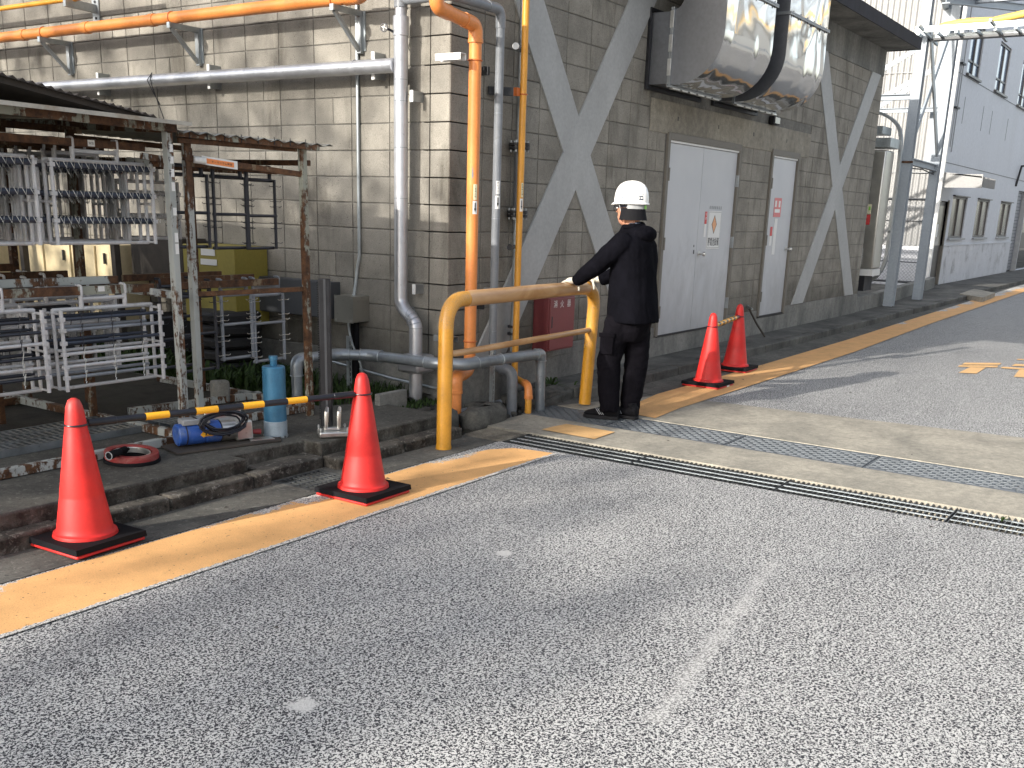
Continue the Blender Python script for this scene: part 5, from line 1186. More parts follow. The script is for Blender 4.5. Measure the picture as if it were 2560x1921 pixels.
# ================================================================ GRASS AND WEEDS
def blades(name,n,area,h,w_,label,seed,mat='grass',dens=None,cat='grass'):
    r_=random.Random(seed); mb=MB()
    for i in range(n):
        x,y=r_.uniform(area[0],area[1]),r_.uniform(area[2],area[3])
        if dens and r_.random()>dens(x,y): continue
        z=area[4]; a=r_.random()*6.28; hh=h*r_.uniform(.4,1.2); l=hh*r_.uniform(.2,.9); ww=w_*r_.uniform(.6,1.3); c,s=math.cos(a),math.sin(a); nx,ny=-s*ww,c*ww
        mb.add([(x-nx,y-ny,z),(x+nx,y+ny,z),(x+c*l*.4+nx*.8,y+s*l*.4+ny*.8,z+hh*.6),(x+c*l*.4-nx*.8,y+s*l*.4-ny*.8,z+hh*.6),(x+c*l,y+s*l,z+hh*.8)],[(0,1,2,3),(3,2,4)])
    o=mb.build(name,mat,kind='stuff',ang=180); o['label']=label; o['category']=cat; return o
blades('wall_grass',9000,(5.32,6.36,5.25,9.5,.135),.10,.006,'green weeds growing along the foot of the left wall',21,dens=lambda x,y:.35+.65*(math.sin(x*7+y*3)+1)/2*(math.sin(y*5)+1.2)/2)
blades('broad_weeds',900,(5.36,6.2,6.1,8.6,.14),.17,.016,'taller broad leaved weeds under the small rack',22)
blades('platform_weeds',1500,(5.55,6.3,4.9,5.6,.10),.045,.006,'low weeds round the concrete sleeve',23)
blades('rack_weeds',260,(3.35,3.75,6.9,7.4,.155),.14,.014,'patch of weeds under the big rack',25)
def rosette(name,label,c,n,L,seed,w_=.009):
    r_=random.Random(seed); t=thing(name,label,'plant',c); 
    for i in range(n):
        a=r_.random()*6.28; l=L*r_.uniform(.6,1.15); h_=l*r_.uniform(.25,.9); ww=w_*r_.uniform(.7,1.2); cc,s=math.cos(a),math.sin(a); P=Vector(c); vs=[];k_=4
        for k in range(k_+1):
            f_=k/k_; q=P+V(cc*l*f_,s*l*f_,h_*math.sin(f_*2.2)); wd=ww*math.sin(math.pi*min(.96,f_*.85+.12)); vs+=[q+V(-s*wd,cc*wd,0),q-V(-s*wd,cc*wd,0)]
        MB().add(vs,[(2*k,2*k+1,2*k+3,2*k+2) for k in range(k_)]).build('leaf','grass',t)
rosette('weed_plant','green weed tuft in the kerb corner right of the pipes',(7.60,4.72,.06),22,.15,31,.010)
rosette('weed_plant','small weed tuft beside the mossy lump nearer the handrail',(7.82,4.62,.05),10,.09,32)
rosette('weed_sprig','yellowish leaf sprig caught in the coarse grating at right',(6.07,.76,-.005),6,.05,33,.006)
# ================================================================ BACKGROUND STEEL AND FACTORY
FS='framesteel'
pr=thing('steel_portal','pale blue grey steel pipe bridge frame beyond the block building','steel frame',(20,4.9,.1))
def hcol(x,y,z0,z1,s=.165,name='column'):
    mb=MB(); mb.box(x,y-s/2,z0,x+.012,y+s/2,z1); mb.box(x+s,y-s/2,z0,x+s+.012,y+s/2,z1); mb.box(x+.012,y-.005,z0,x+s,y+.005,z1); return mb.build(name,FS,pr,bevel=.002)
hcol(19.32,4.885,.1,9); hcol(21.55,4.91,.1,9)
hcol(22.0,5.15,2.6,9,.16)
def hb(p,q,s=.12,name='beam',mat=FS): 
    p,q=Vector(p),Vector(q); mb=MB(); mb.bar(p+V(0,0,s*.42),q+V(0,0,s*.42),s*.8,s*.12); mb.bar(p-V(0,0,s*.42),q-V(0,0,s*.42),s*.8,s*.12); mb.bar(p,q,s*.1,s*.72); return mb.build(name,mat,pr)
hb((19.53,4.9,2.62),(21.55,4.9,2.60),.12); MB().box(19.30,4.77,2.575,19.34,5.0,2.61).build('splice_plate','rust_h',pr)
hb((19.42,4.99,3.67),(19.42,9,3.67),.10); hb((21.8,5.05,3.68),(21.8,9.5,3.68),.09)
for p,q in (((22.0,5.09,4.53),(22.0,9,2.45)),((22.0,5.64,4.12),(22.0,9,2.2)),((22.0,5.60,4.83),(22.0,9,2.9))): MB().bar(p,q,.02,.09).build('diagonal_brace',FS,pr)
MB().bar((19.75,4.9,4.95),(21.75,4.9,2.66),.03,.12).build('diagonal_brace','steelgrey',pr); MB().bar((19.75,4.93,2.95),(21.6,4.93,5.2),.03,.11).build('diagonal_brace',FS,pr)
MB().tube([(19.55,4.9,2.5),(20.6,4.9,2.53),(21.5,4.9,2.48)],.012,6).build('cable','iron',pr); MB().tube([(19.55,4.9,2.42),(20.9,4.9,2.47),(21.5,4.9,2.51)],.010,6).build('cable','iron',pr)
hb((19.4,4.6,5.19),(27,4.6,6.25),.16); hb((20.2,4.7,5.9),(27,4.7,6.75),.16); hb((19.42,4.85,5.45),(19.42,-4,5.45),.16); hb((21.6,4.85,5.55),(21.6,-4,5.55),.16)
MB().bar((19.4,4.85,5.7),(23.2,5.35,5.5),.1,.16).build('beam','steelgrey',pr)
tr=thing('cable_tray','steel cable ladder with yellow wrapped hose crossing over the road','cable tray',(19.5,3,4.7))
for x,z in ((19.05,4.68),(19.60,4.63)): MB().box(x,-4,z-.045,x+.02,4.95,z+.045).build('side_rail','galv',tr)
mb=MB()
for k in range(30): y=4.9-k*.3; mb.box(19.07,y-.02,4.60,19.60,y+.02,4.635)
mb.build('rung','galv',tr,kind='stuff')
MB().box(19.45,-4,4.56,19.60,4.95,4.60).build('cable_bundle','panel_dark',tr)
for y in (4.85,3.75,2.6): MB().bar((18.85,y,4.72),(19.75,y-.12,4.53),.04,.04).build('hanger_bar','galv',tr)
hs=MB().tube([(19.3,4.75,4.70),(19.3,4.55,4.76),(19.3,4.2,4.79),(19.3,3.8,4.78),(19.3,3.3,4.86),(19.3,2.4,4.80),(19.3,-3,4.8)],[.02,.055,.06,.058,.06,.06,.06],12); tag(hs.build('wrapped_hose','tray_y'),'yellow wrapped hose lying on the cable ladder','hose')
# curved duct
cd=thing('curved_tray','galvanised curved cable duct looping down beside the steel column','cable duct',(19,5,.5))
P=[(19,6.4,3.38),(19,5.5,3.42),(19,5.2,3.33),(19,5.0,3.17),(19,4.93,2.95),(19,4.915,2.5),(19,4.925,1.3),(19,4.925,.95),(19,4.985,.72),(19,5.12,.56),(19,5.35,.45),(19,5.9,.40)]
mb=MB(); P2=fil(P,.12,4)
for a,b in zip(P2,P2[1:]): mb.bar(a,b+(b-a)*.02,.10,.05)
mb.build('duct_channel','steelgrey',cd); MB().tube([p+V(.03,0,.0) for p in P2],.02,8).build('cable','iron',cd)
cb_=thing('stainless_cabinet','tall stainless equipment cabinet squeezed behind the block building corner','cabinet',(18.6,5.4,.6))
MB().box(18.40,4.985,.78,18.9,5.95,2.74).build('cabinet_body','stainless',cb_,bevel=.03); MB().box(18.40,4.98,.665,18.9,5.95,.775).build('skirt','white',cb_); MB().box(18.36,4.93,2.78,19.0,6.1,2.93).build('hood','galv',cb_,bevel=.005); MB().box(18.4,5.1,3.0,18.95,6.1,3.12).build('top_box','galv',cb_)
MB().box(18.396,5.125,1.70,18.399,5.205,1.86).build('sticker','labelc',cb_); MB().box(18.396,5.125,1.52,18.399,5.21,1.69).build('sticker','labelr',cb_); MB().box(18.395,5.14,1.76,18.3965,5.17,1.82).build('sticker_mark','green',cb_)
mb=MB()
for k in range(9): mb.box(18.394,5.17,.86+k*.03,18.3995,5.27,.874+k*.03)
mb.build('vent_louvre','white',cb_)
MB().box(18.42,5.1,.40,18.9,5.95,.66).build('base_void','ink',cb_)
pl=thing('low_plinth','low weathered concrete kerb wall round the steel column','low wall',(18,5,.09)); mb=MB(); mb.prism([(17.58,4.975,.34),(19.3,5.03,.34),(23.5,5.35,.34),(26.0,5.55,.34),(26.0,5.70,.34),(23.4,5.5,.34),(19.3,5.18,.34),(17.58,5.11,.34)],(0,0,-.26)); mb.build('wall','found',pl,bevel=.01)
tag(MB().prism([(24.27,4.631,.108),(26.43,4.74,.108),(25.46,4.11,.108),(23.5,4.02,.108)],(0,0,-.11)).build('cover_plate','slab'),'pale plate bridging the far kerb beyond the steel columns','plate')
# chain link fence
fe=thing('chain_link_fence','chain link fence panel between the steel columns and the white factory','fence',(23.4,6,.3))
X=23.4; mb=MB()
for z in (.33,2.05): mb.cyl((X,5.3,z),(X,9,z),.025,8)
for y in (5.32,7.2): mb.cyl((X,y,.1),(X,y,2.07),.028,8)
for z in (.75,1.6): mb.cyl((X,5.3,z),(X,9,z),.010,6)
mb.build('fence_frame','panel_dark',fe); mb=MB(); h=1.7; s=.075
for k in range(int((3.7+h)/s)):
    for d in (1,-1):
        y0=5.3-h+k*s if d==1 else 5.3+k*s; y1=y0+d*h; a,b=(y0,.34),(y1,2.04)
        pts=[a,b]
        def clipy(a,b,lo,hi):
            (ya,za),(yb,zb)=a,b; t0,t1=0,1; dy=yb-ya
            for lim,sg_ in ((lo,1),(hi,-1)):
                fa,fb=(ya-lim)*sg_,(yb-lim)*sg_
                if fa<0 and fb<0: return None
                if fa<0: t0=max(t0,fa/(fa-fb))
                if fb<0: t1=min(t1,fa/(fa-fb))
            if t0>=t1: return None
            return (ya+dy*t0,za+(zb-za)*t0),(ya+dy*t1,za+(zb-za)*t1)
        c=clipy(a,b,5.3,9.0)
        if c: mb.bar((X+.003*d,c[0][0],c[0][1]),(X+.003*d,c[1][0],c[1][1]),.005,.005)
mb.build('wire_mesh','mesh',fe,kind='stuff')
# white factory
W_=thing('white_factory','white two storey factory with corrugated end wall and narrow windows','building',(40,10,0))
mb=MB(); n=int((16-5.8)/.03); x=26.1; vs=[]; 
for k in range(int(13/.135)):
    y=5.82+k*.135; pts=[(y,0),(y+.03,-.035),(y+.075,-.035),(y+.105,0),(y+.135,0)]
    for (a,da),(b,db) in zip(pts,pts[1:]): mb.add([(x+da,a,1.04),(x+da,a,14),(x+db,b,14),(x+db,b,1.04)],[(0,1,2,3)])
mb.build('corrugated_wall','white_sheet',W_,ang=20)
mb=MB()
for z in (2.7,4.9,7.1): mb.box(26.05,5.85,z,26.07,18,z+.012)
mb.build('sheet_lap','tape_grey',W_)
wins=[(27.35,28.8,5.0,6.15),(30.9,32.5,5.0,6.2),(34.5,36.1,4.97,6.2),(38.2,39.8,4.97,6.2)]
lows=[(27.87,29.62,1.22,2.235),(30.94,32.70,1.22,2.24),(34.46,36.30,1.22,2.24)]
def wallrects(x0,x1,z0,z1,holes):
    xs=sorted({x0,x1}|{q for h in holes for q in h[:2] if x0<q<x1}); out=[]
    for a,b in zip(xs,xs[1:]):
        hs_=sorted([(h[2],h[3]) for h in holes if h[0]<=a+1e-6 and h[1]>=b-1e-6]); z=z0
        for c,d in hs_:
            if c>z: out.append((a,b,z,c))
            z=d
        if z<z1: out.append((a,b,z,z1))
    return out
mb=MB()
for a,b,c,d in wallrects(26.1,37.25,1.04,10,wins+lows+[(26.52,27.36,1.0,2.09)])+wallrects(38.65,90,0,10,wins+[(39,42,.1,2.7)])+[(37.25,38.65,2.65,10)]: mb.box(a,5.80,c,b,5.95,d)
mb.build('wall','white_wall',W_)
mb=MB(); 
for z in (2.95,4.92): mb.box(26.08,5.792,z,90,5.80,z+.015)
for x in (27.6,29.9,31.1,33.5): mb.box(x,5.793,3.9,x+.012,5.80,4.5)
for a,b,c,d in wins: mb.box(a-.05,5.78,c-.04,b+.05,5.80,c)
mb.build('wall_seam','panel_dark',W_)
mb=MB(); r_=random.Random(8)
for k in range(5):
    z=.1+k*.19; x=27.42; off=.0 if k%2 else .2
    xs=[27.42]+[27.42+off+j*.4 for j in range(1,25) if 27.42+off+j*.4<37.2]+[37.2]
    for a,b in zip(xs,xs[1:]): mb.box(a+.006,5.782+r_.uniform(-.003,.003),z+.005,b-.006,5.80,z+.185)
bw=MB().box(27.4,5.79,0,37.25,5.95,1.035).build('base_wall','white_block',W_); mb.build('block_rows','white_block',bw,kind='stuff')
MB().box(27.4,5.76,1.035,37.25,5.80,1.06).build('sill_band','white_wall',W_)
mb=MB(); 
for k in range(6): mb.box(26.095,5.82,.1+k*.157,26.12,17,.1+k*.157+.150)
mb.build('end_base_wall','white_block',W_)
for a,b,c,d in wins+lows:
    up=c>4; w_=MB(); e=.055
    w_.box(a,5.83,c,a+e,5.90,d); w_.box(b-e,5.83,c,b,5.90,d); w_.box(a+e,5.83,c,b-e,5.90,c+e); w_.box(a+e,5.83,d-e,b-e,5.90,d); mid=(a+b)/2; w_.box(mid-.035,5.82,c+e,mid+.035,5.90,d-e)
    if up: w_.box(a+e,5.835,c+.30,b-e,5.895,c+.34)
    f_=w_.build('window','alu_dark',W_)
    MB().box(a+e,5.86,c+e,mid-.035,5.87,d-e).build('pane','glass_up' if up else 'glass_low',f_); MB().box(mid+.035,5.855,c+e,b-e,5.865,d-e).build('pane','glass_up' if up else 'glass_low',f_)
    MB().box(a-.06,5.73,c-.05,b+.06,5.80,c-.005).build('sill','alu_dark' if up else 'tape_grey',f_)
    if not up: MB().box(a-.04,5.74,d+.0,b+.04,5.80,d+.025).build('drip_cap','alu_dark',f_)
dd=MB().box(26.54,5.84,.12,27.34,5.90,2.07).build('door','alu_dark',W_); MB().box(26.62,5.83,1.05,27.26,5.839,1.98).build('pane','glass_low',dd); MB().box(26.66,5.822,1.25,26.8,5.829,1.55).build('notice','labelw',dd)
MB().box(26.1,5.79,0,26.5,5.95,1.03).build('corner_base','white_block',W_); MB().box(27.36,5.77,.1,27.44,5.95,2.12).build('door_post','doorframe',W_)
aw=MB().prism([(26.12,5.80,2.70),(27.7,5.80,2.70),(27.7,4.88,2.60),(26.12,4.88,2.60)],(0,0,.03)).build('awning','white_sheet',W_); MB().box(26.12,4.86,2.38,26.16,5.80,2.68).build('awning_side','white_sheet',aw)
mb=MB()
for k in range(16): mb.box(26.2+k*.095,4.85,2.40,26.24+k*.095,4.88,2.62)
mb.build('awning_front','white_sheet',aw)
mb=MB()
for k in range(24): mb.box(37.25,5.88+.0,.13+k*.107,38.62,5.90,.13+k*.107+.09)
MB().box(37.25,5.905,.1,38.65,5.93,2.66).build('shutter_back','ink',W_)
mb.build('shutter','shutter',W_); MB().box(38.62,5.74,0,38.75,5.95,2.7).build('shutter_post','tape_grey',W_)
MB().tube([(26.02,5.74,9),(26.02,5.74,.1)],.05,10).build('rain_pipe','white',W_)
MB().box(26.15,5.95,0,26.3,17,13.9).build('inner_wall','white_wall',W_); MB().box(26.1,5.8,9.9,90,16,10.1).build('roof','white_sheet',W_)
cd2=thing('wall_conduit','thin twin conduit clamped on the shaded factory wall near its corner','conduit',(26.7,5.75,3))
MB().tube([(26.75,5.76,6.6),(26.75,5.76,3.2)],.014,6).build('pipe','tape_grey',cd2); MB().tube([(26.55,5.76,5.2),(26.55,5.76,3.3)],.014,6).build('pipe','tape_grey',cd2)
for z in (5.1,4.15): MB().box(26.5,5.72,z,26.85,5.79,z+.04).build('clamp','iron',cd2)
al=thing('street_light','dark lamp arm on the factory wall near the shutter','lamp',(36.4,5.6,3.2)); MB().tube([(36.4,5.78,2.75),(36.4,5.7,3.35),(36.9,5.3,3.42),(37.6,5.2,3.42)],.035,8).build('arm','iron',al)
# ================================================================ PERSON
def remesh(mb,vox,smooth=6,noise=None):
    me=mb.mesh('tmp','skin'); ob=bpy.data.objects.new('tmp',me); COL.objects.link(ob)
    a=ob.modifiers.new('r','REMESH'); a.mode='VOXEL'; a.voxel_size=vox; a.use_smooth_shade=True
    if smooth: b=ob.modifiers.new('s','SMOOTH'); b.factor=.5; b.iterations=smooth
    dg=bpy.context.evaluated_depsgraph_get(); dg.update(); m2=bpy.data.meshes.new_from_object(ob.evaluated_get(dg)); bpy.data.objects.remove(ob)
    if noise:
        from mathutils import noise as NZ
        amp,sx,sz,seed=noise; m2.update()
        nr=[v.normal.copy() for v in m2.vertices]
        for v,n_ in zip(m2.vertices,nr):
            p=Vector((v.co.x*sx+seed,v.co.y*sx,v.co.z*sz)); k=NZ.fractal(p,1,2,3); k=abs(k)*-1.3+.3
            v.co+=n_*k*amp
    for p in m2.polygons: p.use_smooth=True
    m2.materials.clear(); return m2
def fin(name,me,mat,parent): me.materials.append(M(mat)); me.name=name; return link(name,me,parent)
def loft(mb,secs,seg=24):   # secs: (x,y,z,rx,ry)
    vs=[]; n=len(secs)
    for x,y,z,a,b in secs:
        for k in range(seg):
            t=2*math.pi*k/seg; c,s=math.cos(t),math.sin(t); e=.85
            vs.append((x+a*math.copysign(abs(c)**e,c),y+b*math.copysign(abs(s)**e,s),z))
    fs=[(i*seg+k,i*seg+(k+1)%seg,(i+1)*seg+(k+1)%seg,(i+1)*seg+k) for i in range(n-1) for k in range(seg)]
    fs+=[tuple(range(seg-1,-1,-1)),tuple((n-1)*seg+k for k in range(seg))]; mb.add(vs,fs)
pe=thing('person','person in white safety helmet, black hooded jacket and dark work trousers holding the handrail','person',(7.2,3.8,0))
LSh,LEl,LWr=(7.045,3.795,1.375),(6.975,3.965,1.195),(7.03,4.165,1.075)
RSh,REl,RWr=(7.405,3.80,1.375),(7.465,3.935,1.175),(7.405,4.155,1.065)
LH,LK,LA=(7.135,3.80,.86),(7.125,3.895,.46),(7.085,3.845,.085)
RH,RK,RA=(7.315,3.77,.86),(7.315,3.745,.46),(7.255,3.745,.085)
bd_=MB()
loft(bd_,[(7.225,3.785,.80,.15,.10),(7.225,3.785,.95,.15,.11),(7.225,3.79,1.10,.14,.10),(7.225,3.785,1.28,.16,.11),(7.225,3.785,1.40,.17,.09),(7.22,3.79,1.445,.11,.07),(7.215,3.80,1.48,.06,.062),(7.213,3.812,1.56,.055,.06)])
for s_,e_,w_2 in ((LSh,LEl,LWr),(RSh,REl,RWr)): bd_.tube([s_,((Vector(s_)+Vector(e_))/2),e_,((Vector(e_)+Vector(w_2))/2),w_2,Vector(w_2)+(Vector(w_2)-Vector(e_))*.04],[.05,.048,.04,.038,.028,.03],14)
for h_,k_,a_2 in ((LH,LK,LA),(RH,RK,RA)): bd_.tube([h_,(Vector(h_)+Vector(k_))/2,k_,Vector(k_)*.65+Vector(a_2)*.35,a_2,(a_2[0],a_2[1],.05)],[.085,.075,.055,.055,.037,.035],14)
HC=Vector((7.213,3.835,1.625))
bd_.ball(HC,.1,20,0,.76,.96,1.18,12)                                   # skull
bd_.ball(HC+V(0,.035,-.055),.07,18,0,.82,.85,1.05,10)                   # jaw
bd_.tube([HC+V(0,.088,.012),HC+V(0,.112,-.022),HC+V(0,.094,-.03)],[.009,.014,.008],8)  # nose
bd_.ball(HC+V(0,.088,-.062),.014,10,0,1.6,.8,.6,6)                      # lips
for s in (-1,1):
    bd_.ball(HC+V(s*.076,.0,-.015),.03,12,0,.30,.62,1.0,8)              # ears
me=remesh(bd_,.009,3); fin('body',me,'skin',pe)
for s in (-1,1): MB().ball(HC+V(s*.03,.088,.008),.011,12).build('eye','white',pe)
# jacket
jk=MB()
loft(jk,[(7.225,3.752,.772,.205,.190),(7.225,3.755,.80,.207,.194),(7.225,3.765,.95,.20,.184),(7.225,3.772,1.10,.198,.172),(7.225,3.775,1.25,.210,.165),(7.225,3.780,1.36,.214,.150),(7.225,3.785,1.42,.185,.125),(7.222,3.79,1.46,.125,.105),(7.218,3.80,1.495,.085,.088),(7.218,3.80,1.51,.080,.083)])
for s_,e_,w_2 in ((LSh,LEl,LWr),(RSh,REl,RWr)):
    s_,e_,w_2=Vector(s_),Vector(e_),Vector(w_2); c_=Vector((7.225,3.785,1.36)); 
    jk.tube([s_*.7+c_*.3,s_,s_*.5+e_*.5,e_,e_*.5+w_2*.5,w_2*.85+e_*.15,w_2],[.085,.088,.080,.070,.062,.053,.050],18)
    jk.ball(s_,.087,16)
loft(jk,[(7.222,3.74,1.405,.12,.05),(7.222,3.725,1.43,.135,.065),(7.222,3.735,1.465,.12,.075),(7.22,3.76,1.50,.09,.06)])
me=remesh(jk,.009,4,(.009,6,4,3)); fin('jacket',me,'cloth',pe)
hd=MB(); hd.ball((7.222,3.688,1.44),.105,18,0,1.20,.70,.66,10); hd.tube([(7.12,3.83,1.485),(7.145,3.76,1.50),(7.222,3.725,1.505),(7.30,3.76,1.50),(7.325,3.83,1.485)],[.018,.026,.032,.026,.018],10)
me=remesh(hd,.007,3,(.006,14,14,5)); fin('hood',me,'cloth',pe)
MB().tube([(7.14,3.79,1.513),(7.16,3.74,1.52),(7.218,3.718,1.524),(7.28,3.74,1.52),(7.30,3.79,1.513)],.008,8).build('collar','jig_blue',pe)
# trousers
tz=MB()
loft(tz,[(7.225,3.775,.62,.13,.10),(7.225,3.775,.70,.17,.145),(7.225,3.77,.80,.175,.155),(7.225,3.772,.95,.165,.145),(7.225,3.78,1.02,.155,.13)])
for h_,k_,a_2,kx in ((LH,LK,LA,1),(RH,RK,RA,1)):
    h_,k_,a_2=Vector(h_),Vector(k_),Vector(a_2)
    tz.tube([h_+V(0,0,-.02),h_*.72+k_*.28,h_*.4+k_*.6,k_,k_*.68+a_2*.32,k_*.35+a_2*.65,a_2+V(0,0,.045),a_2+V(0,-.003,-.022)],[.112,.116,.106,.097,.092,.086,.084,.078],20)
me=remesh(tz,.009,3,(.010,6,8,9)); fin('trousers',me,'trouser',pe)
pk=MB(); pk.prism([(7.022,3.80,.67),(7.020,3.92,.665),(7.028,3.925,.52),(7.030,3.81,.525)],(-.012,0,0)); pk.build('cargo_pocket','trouser',pe,bevel=.006)
MB().prism([(7.017,3.79,.695),(7.015,3.93,.69),(7.019,3.93,.655),(7.021,3.79,.66)],(-.012,0,0)).build('pocket_flap','trouser',pe,bevel=.005)
# shoes
def shoe(heel,toe,name='shoe'):
    heel,toe=Vector(heel),Vector(toe); d=(toe-heel); L=d.length; d.normalize(); n_=Vector((d.y,-d.x,0)); sm=MB(); up=MB()
    def ringpts(f_,w_,z0,z1,z,seg=16): return heel+d*L*f_
    prof=[(.0,.030,.020,.10),(.07,.041,.018,.122),(.22,.044,.018,.128),(.38,.046,.018,.115),(.55,.050,.018,.092),(.72,.053,.017,.076),(.88,.047,.018,.062),(.98,.030,.022,.048)]
    vs=[];seg=14
    for f_,w_,z0,z1 in prof:
        for k in range(seg):
            t=2*math.pi*k/seg; c=heel+d*L*f_; vs.append(c+n_*w_*math.cos(t)+V(0,0,(z0+z1)/2+(z1-z0)/2*math.sin(t)))
    m_=len(prof); fs=[(i*seg+k,i*seg+(k+1)%seg,(i+1)*seg+(k+1)%seg,(i+1)*seg+k) for i in range(m_-1) for k in range(seg)]+[tuple(range(seg-1,-1,-1)),tuple((m_-1)*seg+k for k in range(seg))]
    up.add(vs,fs); up.tube([heel+d*L*.18+V(0,0,.09),heel+d*L*.2+V(0,0,.13)],[.042,.045],14)
    me=remesh(up,.006,2); sh=fin(name,me,'shoe',pe)
    pts=[]
    for f_,w_ in ((0,.026),(.03,.040),(.2,.046),(.4,.045),(.6,.052),(.78,.056),(.92,.048),(1.0,.028)): pts.append((f_,w_))
    poly=[heel+d*L*f_+n_*w_+V(0,0,.003) for f_,w_ in pts]+[heel+d*L*f_-n_*w_+V(0,0,.003) for f_,w_ in reversed(pts)]
    MB().prism([tuple(p) for p in poly],(0,0,.026)).build('sole','sole',sh,bevel=.004)
    st_=MB()
    for k in range(3):
        c=heel+d*L*(.40+k*.055); st_.tube([c-n_*.050+V(0,0,.038),c-n_*.046+d*.022+V(0,0,.066),c-n_*.032+d*.04+V(0,0,.086)],.0028,6)
    st_.build('side_stripe','tape_grey',sh)
    la=MB()
    for k in range(4): c=heel+d*L*(.36+k*.06)+V(0,0,.104-.009*k); la.tube([c-n_*.022-V(0,0,.006),c+V(0,0,.003),c+n_*.022-V(0,0,.006)],.003,5)
    la.build('laces','shoe',sh); return sh
s_l=shoe((7.115,3.765,0),(7.035,4.045,0)); s_r=shoe((7.215,3.655,0),(7.235,3.945,0))
mb=MB(); mb.box(7.209,3.6555,.06,7.217,3.659,.085); mb.build('heel_tab','white',s_r)
# gloves: palm over the rail, four fingers curled round its far side, thumb on the near side
def glove(wr,cx,mir,name='glove'):
    g_=MB(); wr=Vector(wr); ry,rz,rad=4.2495,1.0,.055
    def on(a,x,ex=.012): return Vector((x,ry-math.cos(a)*(rad+ex),rz+math.sin(a)*(rad+ex)))   # a=0 near side, pi/2 top, pi far side
    g_.tube([wr-V(0,.055,-.022),wr-V(0,.01,-.004),wr*.55+on(R(75),cx,.022)*.45,on(R(62),cx,.022),on(R(98),cx,.017)],[.036,.036,.038,.046,.043],16,ry=[.034,.031,.029,.027,.019],axis=(1,0,0))
    for k,(dx,L,rr_2) in enumerate(((-.037,.9,.0105),(-.0125,1.0,.0112),(.0125,.97,.011),(.036,.8,.0098))):
        x=cx+dx*(1 if mir>0 else -1); a0=R(85); pts=[on(R(70),x*.7+cx*.3,.015)]+[on(a0+R(100)*L*t/5,x+dx*.1*t/5,.009) for t in range(6)]
        g_.tube(pts,[rr_2*1.15,rr_2*1.1,rr_2*1.05,rr_2,rr_2*1.02,rr_2*.95,rr_2*.75],10)
    x=cx+mir*-.036; g_.tube([on(R(62),x+mir*.012,.016),on(R(40),x-mir*.006,.013),on(R(12),x-mir*.010,.011),on(R(-12),x-mir*.008,.010)],[.012,.0115,.0105,.008],10)
    me=remesh(g_,.0042,2); return fin(name,me,'glove',pe)
glove(LWr,7.055,-1); glove(RWr,7.385,1)
for w_2,e_ in ((LWr,LEl),(RWr,REl)): d=(Vector(w_2)-Vector(e_)).normalized(); MB().ring(Vector(w_2)+d*.004,d,.036,.010,20,8).build('cuff','cloth',pe)
# headgear
he=thing('safety_helmet','white safety helmet with small stickers on the head of the man','helmet',tuple(HC+V(0,0,.04)))
H0=HC+V(.0,-.012,.045); mb=MB(); seg=40; prof=[]; 
def hr_(k): return 1
vs=[]; rings=[(1.0,0.0),(1.0,.02),(.985,.045),(.95,.075),(.87,.105),(.73,.130),(.52,.147),(.27,.155),(.001,.157)]
for f_,z in rings:
    for k in range(seg):
        a=2*math.pi*k/seg; ridge=1+.018*max(0,math.cos(3*(a-math.pi/2)*0+ (a-math.pi/2))*0); x=.112*f_*math.cos(a); y=.138*f_*math.sin(a)
        zz=z+(.006 if abs(math.cos(a))<.16 and 0.05<z else 0); vs.append(H0+V(x,y,zz))
mb.add(vs,[(i*seg+k,i*seg+(k+1)%seg,(i+1)*seg+(k+1)%seg,(i+1)*seg+k) for i in range(len(rings)-1) for k in range(seg)]); mb.build('shell','helmet',he,ang=60)
mb=MB(); vs=[]
for f_,dz in ((1.0,.004),(1.06,-.004),(1.055,-.009),(.985,-.003)):
    for k in range(seg):
        a=2*math.pi*k/seg; fr_=max(0,math.sin(a))**2; vs.append(H0+V(.112*f_*math.cos(a),.138*f_*math.sin(a)+(.018*fr_ if 1.0<f_ else 0),dz-(.010*fr_ if f_>1.05 else 0)))
mb.add(vs,[(i*seg+k,i*seg+(k+1)%seg,((i+1)%4)*seg+(k+1)%seg,((i+1)%4)*seg+k) for i in range(4) for k in range(seg)]); mb.build('brim','helmet',he,ang=60)
def hpatch(a0,a1,z0,z1,mi,mb,lift=1.012,n=5):
    def pt(a,z):
        i=0
        while i<len(rings)-2 and rings[i+1][1]<z: i+=1
        (f0,q0),(f1,q1)=rings[i],rings[i+1]; f_=f0+(f1-f0)*(z-q0)/(q1-q0+1e-9); return H0+V(.112*f_*lift*math.cos(a),.138*f_*lift*math.sin(a),z)
    vs=[pt(a0+(a1-a0)*i/n,z) for z in (z0,(z0+z1)/2,z1) for i in range(n+1)]; mb.add(vs,[(j*(n+1)+i,j*(n+1)+i+1,(j+1)*(n+1)+i+1,(j+1)*(n+1)+i) for j in range(2) for i in range(n)],mi)
mb=MB(); bk=R(-129); hpatch(bk-.20,bk+.24,.058,.086,1,mb); hpatch(bk-.185,bk+.225,.0605,.0835,0,mb,1.016); hpatch(bk-.06,bk+.22,.022,.052,2,mb); hpatch(bk-.03,bk+.02,.028,.046,0,mb,1.016); hpatch(bk+.08,bk+.18,.030,.044,0,mb,1.016)
for k in range(5): hpatch(R(-192)+k*.07,R(-192)+k*.07+.045,.030,.043,3 if k>1 else 4,mb)
hpatch(bk-.16,bk-.12,.069,.076,5,mb,1.02)
mb.build('sticker',['labelw','ink','jig_blue','tape_grey','inkb','green'],he)
ca=MB(); ca.lathe([(.094,-.035),(.098,-.01),(.098,.012)],tuple(H0),30,0,.92,1.12); ca.build('inner_cap','blackgloss',he)
mb=MB(); 
